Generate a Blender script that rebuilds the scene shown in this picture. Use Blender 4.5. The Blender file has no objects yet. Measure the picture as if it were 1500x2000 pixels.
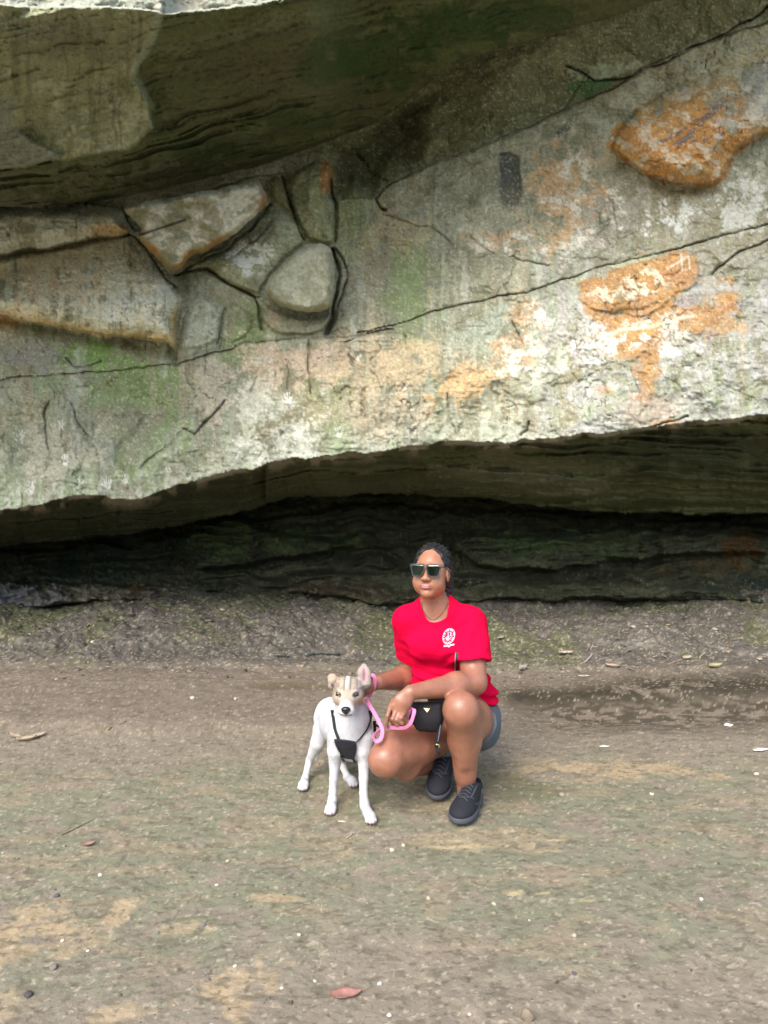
import bpy, math, random
import numpy as np
from mathutils import Vector
from mathutils.bvhtree import BVHTree

# ------------------------------------------------------------------ camera, world, sun
FPX, CH, PITCH = 1444.0, 1.42, math.radians(2.8)      # focal length in photo pixels, eye height, tilt down
sc = bpy.context.scene
C = sc.collection
cam_d = bpy.data.cameras.new('camera')
cam_d.sensor_fit = 'VERTICAL'; cam_d.sensor_height = 36.0; cam_d.lens = 36.0*FPX/2000.0
cam_d.clip_start = 0.05; cam_d.clip_end = 500
cam = bpy.data.objects.new('camera', cam_d); C.objects.link(cam)
cam.location = (0, 0, CH); cam.rotation_euler = (math.pi/2-PITCH, 0, 0)
sc.camera = cam
SUN_EL, SUN_AZ = math.radians(47), math.radians(205)  # azimuth from +Y, clockwise: behind the camera, a little left
w = bpy.data.worlds.new('World'); sc.world = w; w.use_nodes = True
wn = w.node_tree.nodes; wl = w.node_tree.links
bg = wn['Background']; sky = wn.new('ShaderNodeTexSky'); sky.sky_type = 'NISHITA'
sky.sun_disc = False; sky.sun_elevation = SUN_EL; sky.sun_rotation = SUN_AZ
sky.air_density = 1.0; sky.dust_density = 3.5; sky.ozone_density = 1.0
wl.new(sky.outputs[0], bg.inputs[0]); bg.inputs[1].default_value = 0.15
sd = bpy.data.lights.new('sun', 'SUN'); sd.energy = 1.0; sd.angle = math.radians(27); sd.color = (1.0, 0.95, 0.87)
sun = bpy.data.objects.new('sun', sd); C.objects.link(sun)
sdir = Vector((math.sin(SUN_AZ)*math.cos(SUN_EL), math.cos(SUN_AZ)*math.cos(SUN_EL), math.sin(SUN_EL)))
sun.rotation_euler = sdir.to_track_quat('Z', 'Y').to_euler(); sun.location = (0, -3, 8)
sc.view_settings.view_transform = 'Standard'; sc.view_settings.look = 'None'
sc.view_settings.exposure = 1.22; sc.view_settings.gamma = 1.0
sc.render.engine = 'CYCLES'
sc.cycles.max_bounces = 8; sc.cycles.diffuse_bounces = 6

# ------------------------------------------------------------------ helpers
SP, CP = math.sin(PITCH), math.cos(PITCH)
def rays(px, py):
    a = (np.asarray(px, float)-750)/FPX; b = (1000-np.asarray(py, float))/FPX
    yy = CP + b*SP
    return a/yy, (-SP + b*CP)/yy                      # x and z per metre of depth
def W(px, py, Y):
    rx, rz = rays(px, py)
    return np.array([rx*Y, Y, CH+rz*Y], float)
def G(px, py, z=0.0):                                  # the point of the level ground seen there
    rx, rz = rays(px, py); Y = (z-CH)/rz
    return np.array([rx*Y, Y, z], float)
def sm(t):
    t = np.clip(t, 0, 1); return t*t*(3-2*t)
def lerp(a, b, t): return a+(b-a)*t
def hsh(i, j, k, s):
    with np.errstate(over='ignore'):
        n = (i.astype(np.uint32)*np.uint32(374761393) + j.astype(np.uint32)*np.uint32(668265263)
             + k.astype(np.uint32)*np.uint32(2147483647) + np.uint32((s*974634777) & 0xffffffff))
        n = (n ^ (n >> np.uint32(13)))*np.uint32(1274126177)
        n = (n ^ (n >> np.uint32(16)))*np.uint32(2246822519)
        n = n ^ (n >> np.uint32(15))
    return n.astype(np.float64)/4294967295.0
def vn(x, y, z=None, s=1):                             # value noise -1..1
    x = np.asarray(x, float); y = np.asarray(y, float)
    z = np.zeros_like(x) if z is None else np.asarray(z, float)
    xi, yi, zi = np.floor(x), np.floor(y), np.floor(z)
    u, v, q = x-xi, y-yi, z-zi
    u = u*u*(3-2*u); v = v*v*(3-2*v); q = q*q*(3-2*q)
    xi = xi.astype(np.int64); yi = yi.astype(np.int64); zi = zi.astype(np.int64)
    r = 0
    for dz in ((0, 1) if np.any(q) else (0,)):
        wz = q if dz else (1-q)
        for dx in (0, 1):
            for dy in (0, 1):
                r = r + hsh(xi+dx, yi+dy, zi+dz, s)*(u if dx else 1-u)*(v if dy else 1-v)*wz
    return r*2-1
def fb(x, y, z=None, o=4, s=1, g=0.5):
    t = 0; a = 1.0; n = 0; f = 1.0
    for i in range(o):
        t = t + a*vn(x*f+i*17.3, y*f-i*9.1, None if z is None else z*f, s+i*7); n += a; a *= g; f *= 2.03
    return t/n*1.6
def psd(poly, X, Y, far=60):                           # signed distance to a polygon, positive inside
    P = np.array(poly, float); out = np.full(X.shape, -float(far))
    m = (X > P[:, 0].min()-far) & (X < P[:, 0].max()+far) & (Y > P[:, 1].min()-far) & (Y < P[:, 1].max()+far)
    x, y = X[m], Y[m]; d = np.full(x.shape, 1e9); ins = np.zeros(x.shape, bool)
    for i in range(len(P)):
        ax, ay = P[i]; bx, by = P[(i+1) % len(P)]
        ex, ey = bx-ax, by-ay; L = ex*ex+ey*ey+1e-9
        h = np.clip(((x-ax)*ex+(y-ay)*ey)/L, 0, 1)
        d = np.minimum(d, np.hypot(x-ax-ex*h, y-ay-ey*h))
        c = ((ay > y) != (by > y)) & (x < (bx-ax)*(y-ay)/((by-ay) if by != ay else 1e-9)+ax)
        ins ^= c
    out[m] = np.where(ins, d, -np.minimum(d, far)); return out
def chaikin(P, n=1, closed=True):                        # corner rounding of an outline
    P = np.array(P, float)
    for _ in range(n):
        Q_ = np.roll(P, -1, 0); A = P*.78+Q_*.22; B_ = P*.22+Q_*.78
        P = np.stack([A, B_], 1).reshape(-1, 2)
    return P
def lsd(line, X, Y, far=40):                           # distance to a polyline
    P = np.array(line, float); out = np.full(X.shape, float(far))
    m = (X > P[:, 0].min()-far) & (X < P[:, 0].max()+far) & (Y > P[:, 1].min()-far) & (Y < P[:, 1].max()+far)
    x, y = X[m], Y[m]; d = np.full(x.shape, float(far))
    for i in range(len(P)-1):
        ax, ay = P[i]; ex, ey = P[i+1]-P[i]; L = ex*ex+ey*ey+1e-9
        h = np.clip(((x-ax)*ex+(y-ay)*ey)/L, 0, 1)
        d = np.minimum(d, np.hypot(x-ax-ex*h, y-ay-ey*h))
    out[m] = d; return out
def curve(pts, x):
    p = np.array(pts, float); return np.interp(x, p[:, 0], p[:, 1])

def mesh_np(name, V, F, mat, parent=None, col=None, smooth=True):
    me = bpy.data.meshes.new(name); V = np.asarray(V, np.float32); 
    if isinstance(F, np.ndarray):
        n = F.shape[1]
        me.vertices.add(len(V)); me.vertices.foreach_set('co', V.ravel())
        me.loops.add(F.size); me.loops.foreach_set('vertex_index', F.astype(np.int32).ravel())
        me.polygons.add(len(F)); me.polygons.foreach_set('loop_start', np.arange(0, F.size, n, dtype=np.int32))
        me.update(calc_edges=True)
    else:
        me.from_pydata([tuple(map(float, v)) for v in V], [], [tuple(map(int, f)) for f in F]); me.update()
    if smooth: me.polygons.foreach_set('use_smooth', np.ones(len(me.polygons), bool))
    if col is not None:
        a = me.color_attributes.new('Col', 'FLOAT_COLOR', 'POINT')
        c = np.ones((len(V), 4), np.float32); c[:, :3] = col; a.data.foreach_set('color', c.ravel())
    me.materials.append(mat)
    o = bpy.data.objects.new(name, me); C.objects.link(o)
    if parent is not None: o.parent = parent
    return o
def tag(o, label=None, cat=None, group=None, kind=None):
    if label: o['label'] = label
    if cat: o['category'] = cat
    if group: o['group'] = group
    if kind: o['kind'] = kind
    return o
def grid_faces(nr, nc, keep=None):
    i = np.arange(nr*nc).reshape(nr, nc)
    f = np.stack([i[:-1, :-1], i[1:, :-1], i[1:, 1:], i[:-1, 1:]], -1).reshape(-1, 4)
    return f
def material(name, color=None, rough=0.8, spec=0.5, metal=0, bumps=(), var=0.0, vscale=60, sss=0, sheen=0, coat=0):
    m = bpy.data.materials.new(name); m.use_nodes = True
    n = m.node_tree.nodes; l = m.node_tree.links; b = n['Principled BSDF']
    b.inputs['Roughness'].default_value = rough; b.inputs['Metallic'].default_value = metal
    b.inputs['Specular IOR Level'].default_value = spec
    tc = n.new('ShaderNodeTexCoord')
    if color is None:
        at = n.new('ShaderNodeAttribute'); at.attribute_name = 'Col'; src = at.outputs['Color']
    else:
        rg = n.new('ShaderNodeRGB'); rg.outputs[0].default_value = (*color, 1); src = rg.outputs[0]
    if var:
        nz = n.new('ShaderNodeTexNoise'); nz.inputs['Scale'].default_value = vscale; nz.inputs['Detail'].default_value = 6
        nz.inputs['Roughness'].default_value = 0.7
        l.new(tc.outputs['Object'], nz.inputs['Vector'])
        mr = n.new('ShaderNodeMapRange'); mr.inputs[1].default_value = .3; mr.inputs[2].default_value = .7
        mr.inputs[3].default_value = 1-var; mr.inputs[4].default_value = 1+var
        l.new(nz.outputs['Fac'], mr.inputs[0])
        mx = n.new('ShaderNodeVectorMath'); mx.operation = 'SCALE'
        l.new(src, mx.inputs[0]); l.new(mr.outputs[0], mx.inputs['Scale']); src = mx.outputs[0]
    l.new(src, b.inputs['Base Color'])
    prev = None
    for (sc_, dist, st, stretch) in bumps:
        mp = n.new('ShaderNodeMapping'); mp.inputs['Scale'].default_value = stretch
        l.new(tc.outputs['Object'], mp.inputs[0])
        nz = n.new('ShaderNodeTexNoise'); nz.inputs['Scale'].default_value = sc_; nz.inputs['Detail'].default_value = 5
        nz.inputs['Roughness'].default_value = 0.62
        l.new(mp.outputs[0], nz.inputs['Vector'])
        bp = n.new('ShaderNodeBump'); bp.inputs['Distance'].default_value = dist; bp.inputs['Strength'].default_value = st
        l.new(nz.outputs['Fac'], bp.inputs['Height'])
        if prev: l.new(prev, bp.inputs['Normal'])
        prev = bp.outputs[0]
    if prev: l.new(prev, b.inputs['Normal'])
    if sss:
        b.inputs['Subsurface Weight'].default_value = sss; b.inputs['Subsurface Scale'].default_value = 0.006
        b.inputs['Subsurface Radius'].default_value = (1, .35, .2)
    if sheen:
        b.inputs['Sheen Weight'].default_value = sheen; b.inputs['Sheen Roughness'].default_value = .5
    if coat: b.inputs['Coat Weight'].default_value = coat
    return m
# ------------------------------------------------------------------ the rock shelter
LIP = [(-700, 1075), (-300, 1035), (0, 1001), (45, 992), (90, 983), (145, 968), (210, 972), (275, 973), (320, 956), (370, 942), (430, 927),
       (500, 912), (560, 898), (650, 889), (750, 881), (900, 861), (1030, 862), (1175, 846), (1250, 839), (1350, 826), (1500, 811), (2200, 735)]
CEIL = [(-700, 1140), (0, 1066), (267, 1042), (420, 1012), (480, 1000), (560, 972), (700, 965), (807, 964), (967, 977), (1073, 992), (1233, 1001), (1500, 1004), (2200, 1020)]
ROOF = [(-700, 470), (0, 405), (100, 402), (230, 386), (400, 350), (530, 318), (640, 276), (700, 256), (740, 236), (800, 190), (850, 152),
        (900, 120), (960, 100), (1030, 82), (1100, 60), (1180, 38), (1290, 0), (1500, -90), (2200, -400)]
EDGE = [(-700, -40), (0, 10), (90, 16), (200, 14), (290, 20), (318, 28), (400, 22), (480, 10), (560, -4), (750, -40), (1300, -250), (2200, -700)]
us = np.concatenate([np.arange(-700, -24, 13.0), np.arange(-24, 1524, 2.25), np.arange(1524, 2210, 13.0)])
vs = np.concatenate([np.arange(-760, -12, 14.0), np.arange(-12, 1236, 2.25), np.arange(1236, 1340, 8.0)])
PX, PY = np.meshgrid(us, vs); shp = PX.shape
X0, Y0 = PX.ravel(), PY.ravel()
w1 = fb(X0/45, Y0/45, o=4, s=11); w2 = fb(X0/45, Y0/45, o=4, s=23)
X = X0+5*w1; Y = Y0+5*w2
rx, rz = rays(X0, Y0)
L = curve(LIP, X0)+4.5*fb(X0/38, X0*0, o=5, s=5); Cc = curve(CEIL, X0)+3*fb(X0/25, X0*0, o=3, s=6)
R = curve(ROOF, X)+2*w2; E = curve(EDGE, X0)+2*fb(X0/16, X0*0, o=3, s=8)
DL = 5.35
t = np.clip(L-Y0, 0, 2000)
D = DL + 0.85*sm(t/700.0)*(1-0.45*sm((X0-850)/600)) - 0.10*(X0-750)/750
# lower left bay set back under the big slab, with the bright band in front of it
bay = sm((L-60-Y0)/80)*sm((380-X0)/60)
D += 0.10*bay
led = curve([(-700, 720), (330, 716), (400, 692), (480, 668), (560, 662), (640, 664), (700, 656), (790, 650), (860, 668), (960, 700), (1100, 780)], X)
D += 0.12*sm((led+2-Y)/10)*sm((1000-X0)/150)*sm((X0-320)/30)
k1 = curve([(-700, 500), (740, 384), (762, 360), (830, 325), (955, 281), (1100, 216), (1190, 176), (1300, 112), (1500, 38), (2200, -220)], X)
D += np.where(X0 > 640, 0.07*sm((k1-Y)/5)-0.25*sm((k1-Y-10)/140)*sm((X0-850)/200), 0)
hol = sm(psd([(640, 300), (655, 280), (745, 235), (800, 190), (850, 160), (830, 300), (765, 355), (740, 375), (700, 380), (665, 400), (648, 370)], X+9*w1, Y+9*w2)/45)
D += 0.35*hol
def block(poly, amp, edge=6, tilt=None, power=1.0):
    global D
    s = psd(chaikin(poly), X+3*w2, Y+3*w1)
    m = sm(s/edge)*(0.55+0.45*sm(s/(edge*6)))
    if tilt is not None: m = m*sm((Y-tilt[0])/(tilt[1]-tilt[0]))
    D -= amp*m; return s
B1 = [(-700, 440), (0, 400), (130, 399), (235, 397), (250, 440), (246, 452), (200, 463), (120, 481), (60, 488), (0, 503), (-700, 565)]
B2 = [(-700, 590), (0, 511), (130, 486), (250, 458), (262, 462), (298, 506), (330, 545), (352, 590), (348, 640), (345, 688), (325, 668), (300, 666), (200, 658), (100, 641), (50, 629), (0, 613), (-700, 640)]
B4 = [(372, 505), (430, 482), (490, 440), (520, 405), (545, 400), (590, 440), (600, 468), (565, 498), (520, 548), (505, 572), (480, 568), (430, 542), (405, 526), (375, 526)]
B6 = [(560, 345), (580, 325), (640, 306), (655, 330), (645, 390), (651, 440), (655, 472), (640, 480), (602, 470), (578, 430), (566, 380)]
B7 = [(508, 585), (550, 612), (620, 622), (655, 600), (642, 640), (618, 657), (560, 656), (514, 640)]
B8 = [(348, 688), (357, 640), (372, 590), (385, 560), (436, 605), (430, 650), (425, 672), (400, 684), (365, 690)]
B9 = [(432, 655), (438, 600), (460, 590), (506, 622), (500, 645), (470, 665), (432, 682)]
B12 = [(525, 385), (520, 345), (560, 350), (566, 400), (590, 440), (545, 398)]
B10 = [(1188, 290), (1205, 240), (1255, 200), (1400, 130), (1520, 84), (2200, -150), (2200, 60), (1600, 236), (1500, 258), (1460, 281), (1425, 311), (1414, 346), (1385, 362), (1345, 366), (1300, 358), (1262, 340), (1225, 318)]
B11 = [(1120, 530), (1200, 512), (1280, 497), (1340, 489), (1364, 502), (1371, 530), (1366, 556), (1345, 571), (1325, 573), (1310, 592), (1250, 620), (1130, 600)]
block(B1, .30, 5); block(B2, .36, 6, (440, 600)); sB2 = psd(B2, X, Y)
block(B4, .17, 7); block(B6, .22, 8); block(B7, .14, 8); block(B8, .09, 9); block(B9, .07, 6); block(B12, .08, 6)
block(B10, .34, 8, (90, 270)); block(B11, .04, 5)
# back side under B2: deep shadow gap
D += 0.16*np.exp(-(np.maximum(Y-curve([(-700, 645), (0, 620), (100, 645), (200, 661), (345, 690)], X), 0)/16.0)**2)*(Y > 600)*(sB2 < 0)*sm((352-X)/20)
niche = psd([(973, 302), (998, 298), (1016, 310), (1021, 345), (1025, 378), (1008, 398), (985, 402), (976, 370)], X, Y)
D += 0.035*sm(niche/4)
scoop = psd([(288, 800), (292, 830), (282, 870), (270, 925), (240, 930), (215, 900), (225, 870), (262, 825)], X, Y)
D += 0.05*sm(scoop/18)
CR = [  # cracks: points, half width px, depth m
 ([(740, 384), (762, 360), (830, 325), (955, 281), (1100, 216), (1190, 176), (1300, 112), (1500, 38), (2200, -220)], 2.6, .08),
 ([(700, 650), (750, 637), (850, 610), (950, 585), (1030, 570), (1075, 552), (1140, 532), (1200, 515), (1275, 497), (1375, 472), (1500, 437), (2200, 250)], 2.2, .05),
 ([(0, 742), (75, 732), (200, 727), (300, 715), (340, 710)], 2.2, .05), ([(-700, 800), (0, 742)], 2.2, .05),
 ([(-700, 570), (0, 508), (60, 493), (130, 484), (200, 467), (252, 455)], 5, .16), ([(345, 534), (375, 527), (404, 528), (430, 545), (480, 571), (506, 576)], 4, .12), ([(528, 398), (500, 436), (436, 490), (378, 514), (352, 534)], 3.5, .10),
 ([(603, 664), (604, 720), (607, 770)], 2.4, .05), ([(560, 700), (565, 725), (562, 760)], 1.8, .03), ([(540, 725), (538, 752)], 1.6, .03),
 ([(680, 690), (690, 715)], 3, .03), ([(500, 735), (490, 770)], 1.8, .03),
 ([(93, 785), (86, 820), (88, 868), (92, 880)], 2.5, .05), ([(142, 790), (150, 822), (172, 846)], 2, .035),
 ([(442, 786), (408, 820), (380, 848), (362, 838)], 3.0, .05), ([(358, 840), (330, 870), (290, 895), (275, 915)], 4, .03),
 ([(345, 690), (345, 715), (420, 690), (480, 668), (560, 660), (640, 663), (690, 655), (770, 640)], 3, .06),
 ([(245, 452), (262, 460), (300, 506), (330, 545), (345, 560)], 3, .08),
 ([(235, 399), (248, 430), (262, 446), (300, 435), (360, 425)], 2.4, .08),
 ([(552, 345), (560, 375), (578, 430), (594, 465)], 3.4, .12), ([(320, 384), (420, 366), (520, 344), (560, 335)], 2, .05),
 ([(500, 575), (509, 610), (515, 645)], 3, .09), ([(650, 485), (660, 520), (659, 570), (650, 612), (636, 655)], 5, .22),
 ([(656, 485), (672, 510), (677, 540), (668, 580), (655, 620), (640, 655)], 3.2, .09),
 ([(648, 350), (655, 400), (652, 470)], 4, .15), ([(352, 660), (372, 588), (385, 570)], 2.2, .04), ([(436, 605), (430, 650), (425, 672)], 2.4, .05),
 ([(430, 684), (432, 655), (440, 600)], 2, .04), ([(1000, 505), (1040, 515), (1070, 522)], 2, .035), ([(1100, 216), (1150, 140), (1105, 130)], 2, .03),
 ([(1105, 128), (1165, 158), (1240, 150), (1330, 105), (1420, 62), (1500, 14)], 2.6, .09), ([(830, 325), (860, 290), (950, 235)], 2, .02),
 ([(998, 625), (1010, 650), (1020, 670)], 3, .04), ([(1012, 590), (1014, 615)], 2.4, .03), ([(1500, 470), (1440, 495), (1390, 540)], 2.4, .06),
 ([(750, 418), (780, 432), (850, 445), (880, 470)], 1.8, .03), ([(920, 465), (935, 480), (960, 495)], 2.6, .04), ([(735, 385), (742, 405), (756, 412)], 4, .1),
 ([(1037, 820), (1030, 840), (1018, 852)], 3, .05), ([(1252, 832), (1250, 780), (1235, 720)], 2, .02), ([(875, 770), (878, 810), (890, 850)], 2, .02),
 ([(530, 425), (500, 470), (440, 505)], 2.4, .05), ([(668, 668), (720, 650), (790, 648), (795, 668)], 2.4, .04),
 ([(980, 800), (1010, 790)], 1.6, .02), ([(1255, 838), (1300, 822), (1345, 812)], 3, .05), ([(700, 300), (720, 340), (760, 352)], 3, .06),
 ([(130, 700), (150, 716), (175, 716), (198, 705)], 2.2, .04)]
crack = np.zeros(X.shape)
for pts, hw, dep in CR:
    d = lsd(pts, X, Y); m = np.exp(-(d/np.maximum(hw*0.66*(1+.6*w2), 1.0))**2); D += dep*m; crack = np.maximum(crack, np.exp(-(d/(hw*0.6))**2)*min(1, dep/.06, .035/dep+.35)*sm(.70+.9*w1))
# natural secondary cracks: thin zero sets of warped noise
wallm = (Y0 < L) & (Y0 > R)
n1 = fb(X/95+.4*w1, Y/70, o=3, s=41); n2 = fb(X/60, Y/90+.4*w2, o=3, s=47)
c2 = np.exp(-(n1/0.022)**2)*sm((n2-0.12)/.3); c3 = np.exp(-(n2/0.022)**2)*sm((fb(X/130, Y/130, o=2, s=53)-.15)/.3)
D += .016*(c2+c3)*wallm
# surface relief in metres
xm, zm = rx*D, rz*D
rel = .07*fb(xm*1.3, zm*1.3, o=3, s=61)+.014*fb(xm*6+.5*w1, zm*7, o=5, s=67, g=.6)
facet = np.abs(fb(xm*3.2+zm, zm*3.4-xm*.6, o=4, s=71))
rel += .035*facet
tr_ = 2.6*fb(xm*2.1+.3*w1, zm*2.4+.25*xm, o=5, s=73, g=.58)+.15*w2; rel += .012*(np.floor(tr_)+sm((tr_-np.floor(tr_))/.16))
tr_ = 3*fb(xm*6.5+7, zm*7+.3*w1, o=4, s=75, g=.6); rel += .003*(np.floor(tr_)+sm((tr_-np.floor(tr_))/.2))
D = D+rel
# cave ceiling
eL = rays(X0, L)[1]; eC = rays(X0, Cc)[1]; e = rz
DCb = 7.1+.25*fb(X0/160, X0*0, o=2, s=77)
m_ = (eC*DCb-eL*(DL+.1))/(DCb-DL-.1); c_ = (eL-m_)*(DL+.1)
den = np.where(np.abs(e-m_) < 1e-3, 1e-3, e-m_)
ce = np.clip(c_/den, DL, 7.6)
q = np.clip((Y0-L)/np.maximum(Cc-L, 8), 0, 1)
ce = np.where(np.isfinite(ce), ce, 6); ce = np.where((X0 < 520), lerp(DL+.1, DCb, q**0.6), ce)
sl = curve([(-700, .16), (0, .12), (500, .14), (900, .02), (1500, -.01), (2200, -.05)], X0)
bed = Y0+np.cumsum(np.zeros_like(X0))+0*X0 + sl*(X0-750)
st = fb(X0/260+.3*w1, bed/9+1.2*fb(X0/120, Y0/60, o=3, s=83), o=4, s=81)
stn = np.sign(st)*np.abs(st)**.6
ce += .09*stn*sm((Y0-L)/12)+.03*fb(X0/30, Y0/12, o=3, s=87)
slab = psd([(830, 905), (905, 912), (1000, 918), (1100, 925), (1180, 938), (1196, 955), (1170, 972), (1080, 975), (950, 950), (830, 935)], X, Y)
ce -= .12*sm(slab/7)
# back of the cave
u = np.clip((Y0-Cc)/np.maximum(1200-Cc, 20), 0, 1)
bk = 8.3-1.45*u**1.1 + .20*fb(X0/170, Y0/60, o=3, s=91)
bb = fb(X0/150+.4*w1, (Y0+.05*X0)/17+.8*fb(X0/90, Y0/50, o=2, s=95), o=5, s=93)
bk += .14*np.sign(bb)*np.abs(bb)**.7+.05*fb(X0/14, Y0/9, o=4, s=97, g=.6)
def cblock(poly, amp, edge):
    global bk
    s = psd(poly, X, Y); bk -= amp*sm(s/edge); return s
cblock([(-700, 1140), (0, 1136), (100, 1134), (200, 1138), (300, 1148), (330, 1158), (280, 1172), (200, 1180), (100, 1187), (0, 1190), (-700, 1195)], .40, 7)
cblock([(340, 1090), (355, 1050), (400, 1015), (470, 1008), (505, 1030), (600, 1045), (690, 1060), (640, 1085), (480, 1110), (380, 1120)], .35, 12)
cblock([(880, 1040), (1000, 1045), (1200, 1030), (1500, 1045), (1500, 1085), (1300, 1090), (1090, 1118), (940, 1112), (880, 1080)], .35, 10)
cblock([(560, 1120), (800, 1110), (1000, 1130), (1500, 1150), (1500, 1178), (1000, 1175), (760, 1185), (560, 1160)], .22, 9)
low = 6.85+.1*fb(X0/90, Y0/40, o=3, s=99)
bk = np.where(Y0 > 1205, np.minimum(bk, low), bk)
D = np.where(Y0 < L, D, np.where(Y0 < Cc, ce, bk))
# roof block
zr0, gx, gy = 4.35, .28, .10
def roofD(rx_, rz_): return (zr0-CH+gy*6)/np.maximum(rz_-gx*rx_+gy, .2)
Dr = roofD(rx, rz)
zb = rz*Dr-.28*rx*Dr                                    # bedding coordinate
rs = fb(rx*Dr*1.1, Y0/12+.22*X0/12+1.1*fb(X0/110, Y0/50, o=3, s=103), o=5, s=101, g=.55)
Dr += .05*np.sign(rs)*np.abs(rs)**.6*sm((Y0-230+.12*X0)/70)+.025*rs + .10*fb(X0/190, Y0/130, o=3, s=105)
# undercut steps near the back of the roof
for yy, am in ((0, .20), (26, .16), (58, .12)):
    ln = R-yy-8*fb(X0/70, X0*0+yy, o=3, s=107+yy)
    Dr -= am*sm((ln-Y0)/7)*sm((720-X0)/120)*-1*(-1)
ex0 = curve([(12, 318), (28, 316), (75, 292), (128, 262), (150, 252), (200, 285), (240, 300), (290, 268), (315, 240)], Y)
Ech = curve([(-700, 12), (0, 10), (560, 20)], X0)
Dch = 4.12+(Y0-Ech)/300.0*.62+.02*fb(X0/60, Y0/9+.25*X0/9, o=4, s=113)+.06*fb(X0/120, Y0/90, o=3, s=115)
pk = psd([(-700, 240), (0, 200), (38, 185), (22, 245), (60, 270), (130, 312), (0, 330), (-700, 380)], X, Y)
Dch -= .10*sm(pk/5)
sq = psd([(-700, -100), (700, -100), (560, -10), (316, 14), (300, 70), (268, 128), (262, 150), (292, 200), (300, 250), (250, 296), (130, 312), (0, 332), (-700, 400)], X, Y, far=90)
chm = sm((sq+2)/9)
Dr = np.where(Y0 > Ech-40, lerp(Dr, np.minimum(Dch, Dr-.02), chm), Dr)
eE = rays(X0, E); DE = roofD(eE[0], eE[1])-.05
DE = np.where(X0 < 318, 4.06, np.minimum(DE, 4.30)) + .06*fb(X0/60, Y0/60, o=3, s=117)
face = sm((E-Y0)/3)*(X0 < 1290)
Dr = np.where((Y0 < E), lerp(Dr, DE+.12*np.clip((E-Y0)/600, 0, 2), face), Dr)
Dr += .012*fb(X0/9, Y0/7, o=3, s=119)
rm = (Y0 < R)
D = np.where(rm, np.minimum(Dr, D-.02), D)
D += .0035*fb(X0/6, Y0/6, o=2, s=121)
CLD = D.reshape(shp)
def rock_depth(px, py):
    i = int(np.argmin(abs(vs-py))); j = int(np.argmin(abs(us-px))); return float(CLD[i, j])

# ---- rock colours (stains, lichen, moss, iron; some shade and lit faces painted in too)
def c3a(*c): return np.array(c, float)
hf = fb(X0/4, Y0/4, o=3, s=201)+.4*fb(X0/9, Y0/9, o=3, s=202); mf = fb(X0/28, Y0/28, o=5, s=203, g=.62); lf = fb(X0/150, Y0/150, o=3, s=205)
strk = fb(X0/11+.5*w1, Y0/110, o=4, s=207, g=.6); strk2 = fb(X0/26, Y0/240, o=3, s=209)
col = np.empty((X0.size, 3)); col[:] = c3a(.25, .245, .19)
def paint(mask, c, op=1.0):
    global col
    m = np.clip(mask*op, 0, 1)[:, None]; col = col*(1-m)+np.array(c)[None]*m
def sc_(v, a, b): return sm((v-a)/(b-a))
def blob(cx, cy, ax, ay, rough=.5, ang=0, thr=0.0):
    ca, sa = math.cos(math.radians(ang)), math.sin(math.radians(ang))
    dx, dy = X0-cx, Y0-cy; u_ = (dx*ca+dy*sa)/ax; v_ = (-dx*sa+dy*ca)/ay
    return sm((1-np.sqrt(u_*u_+v_*v_)+rough*mf+.3*rough*hf+thr)/.45)
paint(sc_(lf, -.1, .5), (.30, .26, .18), .7)
paint(sc_(mf, .05, .7), (.33, .335, .28), .5)
paint(sc_(-mf, .15, .8), (.20, .205, .15), .45)
paint(sc_(strk, .15, .6), (.36, .37, .31), .5)
paint(sc_(strk2, .2, .6)*sc_(L-Y0, 500, 100), (.24, .28, .19), .5)
# moss on the left wall and the band under the roof
for a in ((250, 755, 140, 56), (160, 690, 110, 28), (280, 745, 60, 50), (470, 690, 70, 30), (260, 900, 60, 60), (800, 560, 70, 130), (700, 430, 60, 70), (500, 640, 60, 50), (340, 830, 40, 80), (640, 800, 60, 100)):
    paint(blob(*a, rough=.8), (.17, .24, .09), .55)
paint(blob(170, 690, 60, 30, rough=.7), (.15, .27, .06), .6)
paint(sc_(k1-Y, -4, 10)*(X0 > 600), (.15, .155, .085), .85)
paint(sc_(k1-Y, -4, 10)*(X0 > 600)*sc_(mf, 0, .4), (.23, .23, .14), .6)
paint(hol, (.085, .085, .05), .6)  # shade of the recess under the roof, painted into the rock
paint(blob(1150, 165, 60, 30, .8, -10), (.07, .16, .07), .8)
paint(blob(1170, 140, 90, 14, .6, -8), (.38, .40, .33), .7)
# pale lower band with streaks, lilac grey on the right
low_ = sc_(L-Y0, 170, 20)
paint(low_*sc_(strk+.5*mf+.25, 0, .8), (.36, .38, .33), .75)
paint(sc_(L-Y0, 60, 5)*sc_(mf+.4, 0, .4), (.42, .44, .395), .5)
paint(low_*sc_(fb(X0/35, Y0/200, o=3, s=213), .1, .5), (.28, .34, .23), .55)
rt = sc_(X0, 980, 1150)*sc_(Y0, 430, 620)
paint(rt*sc_(mf+.35, 0, .6), (.33, .325, .335), .75)
paint(rt*sc_(fb(X0/22, Y0/26, o=5, s=215, g=.65), .12, .3), (.45, .45, .485), .55)
paint(rt*sc_(fb(X0/60, Y0/60, o=5, s=217, g=.6), .2, .7), (.29, .285, .25), .55)
paint(blob(1085, 620, 32, 160, .5), (.36, .345, .36), .6); paint(blob(1096, 700, 17, 36, .2), (.50, .54, .44), .9)
paint(sc_(X0, 1000, 1150)*sc_(480-Y0, 0, 200)*sc_(Y0-k1, 0, 30)*sc_(mf+.2, 0, .4), (.42, .42, .37), .6)
paint(blob(1200, 420, 110, 70, .8), (.30, .27, .26), .6); paint(blob(1320, 440, 90, 35, .9), (.28, .265, .26), .5)
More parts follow.
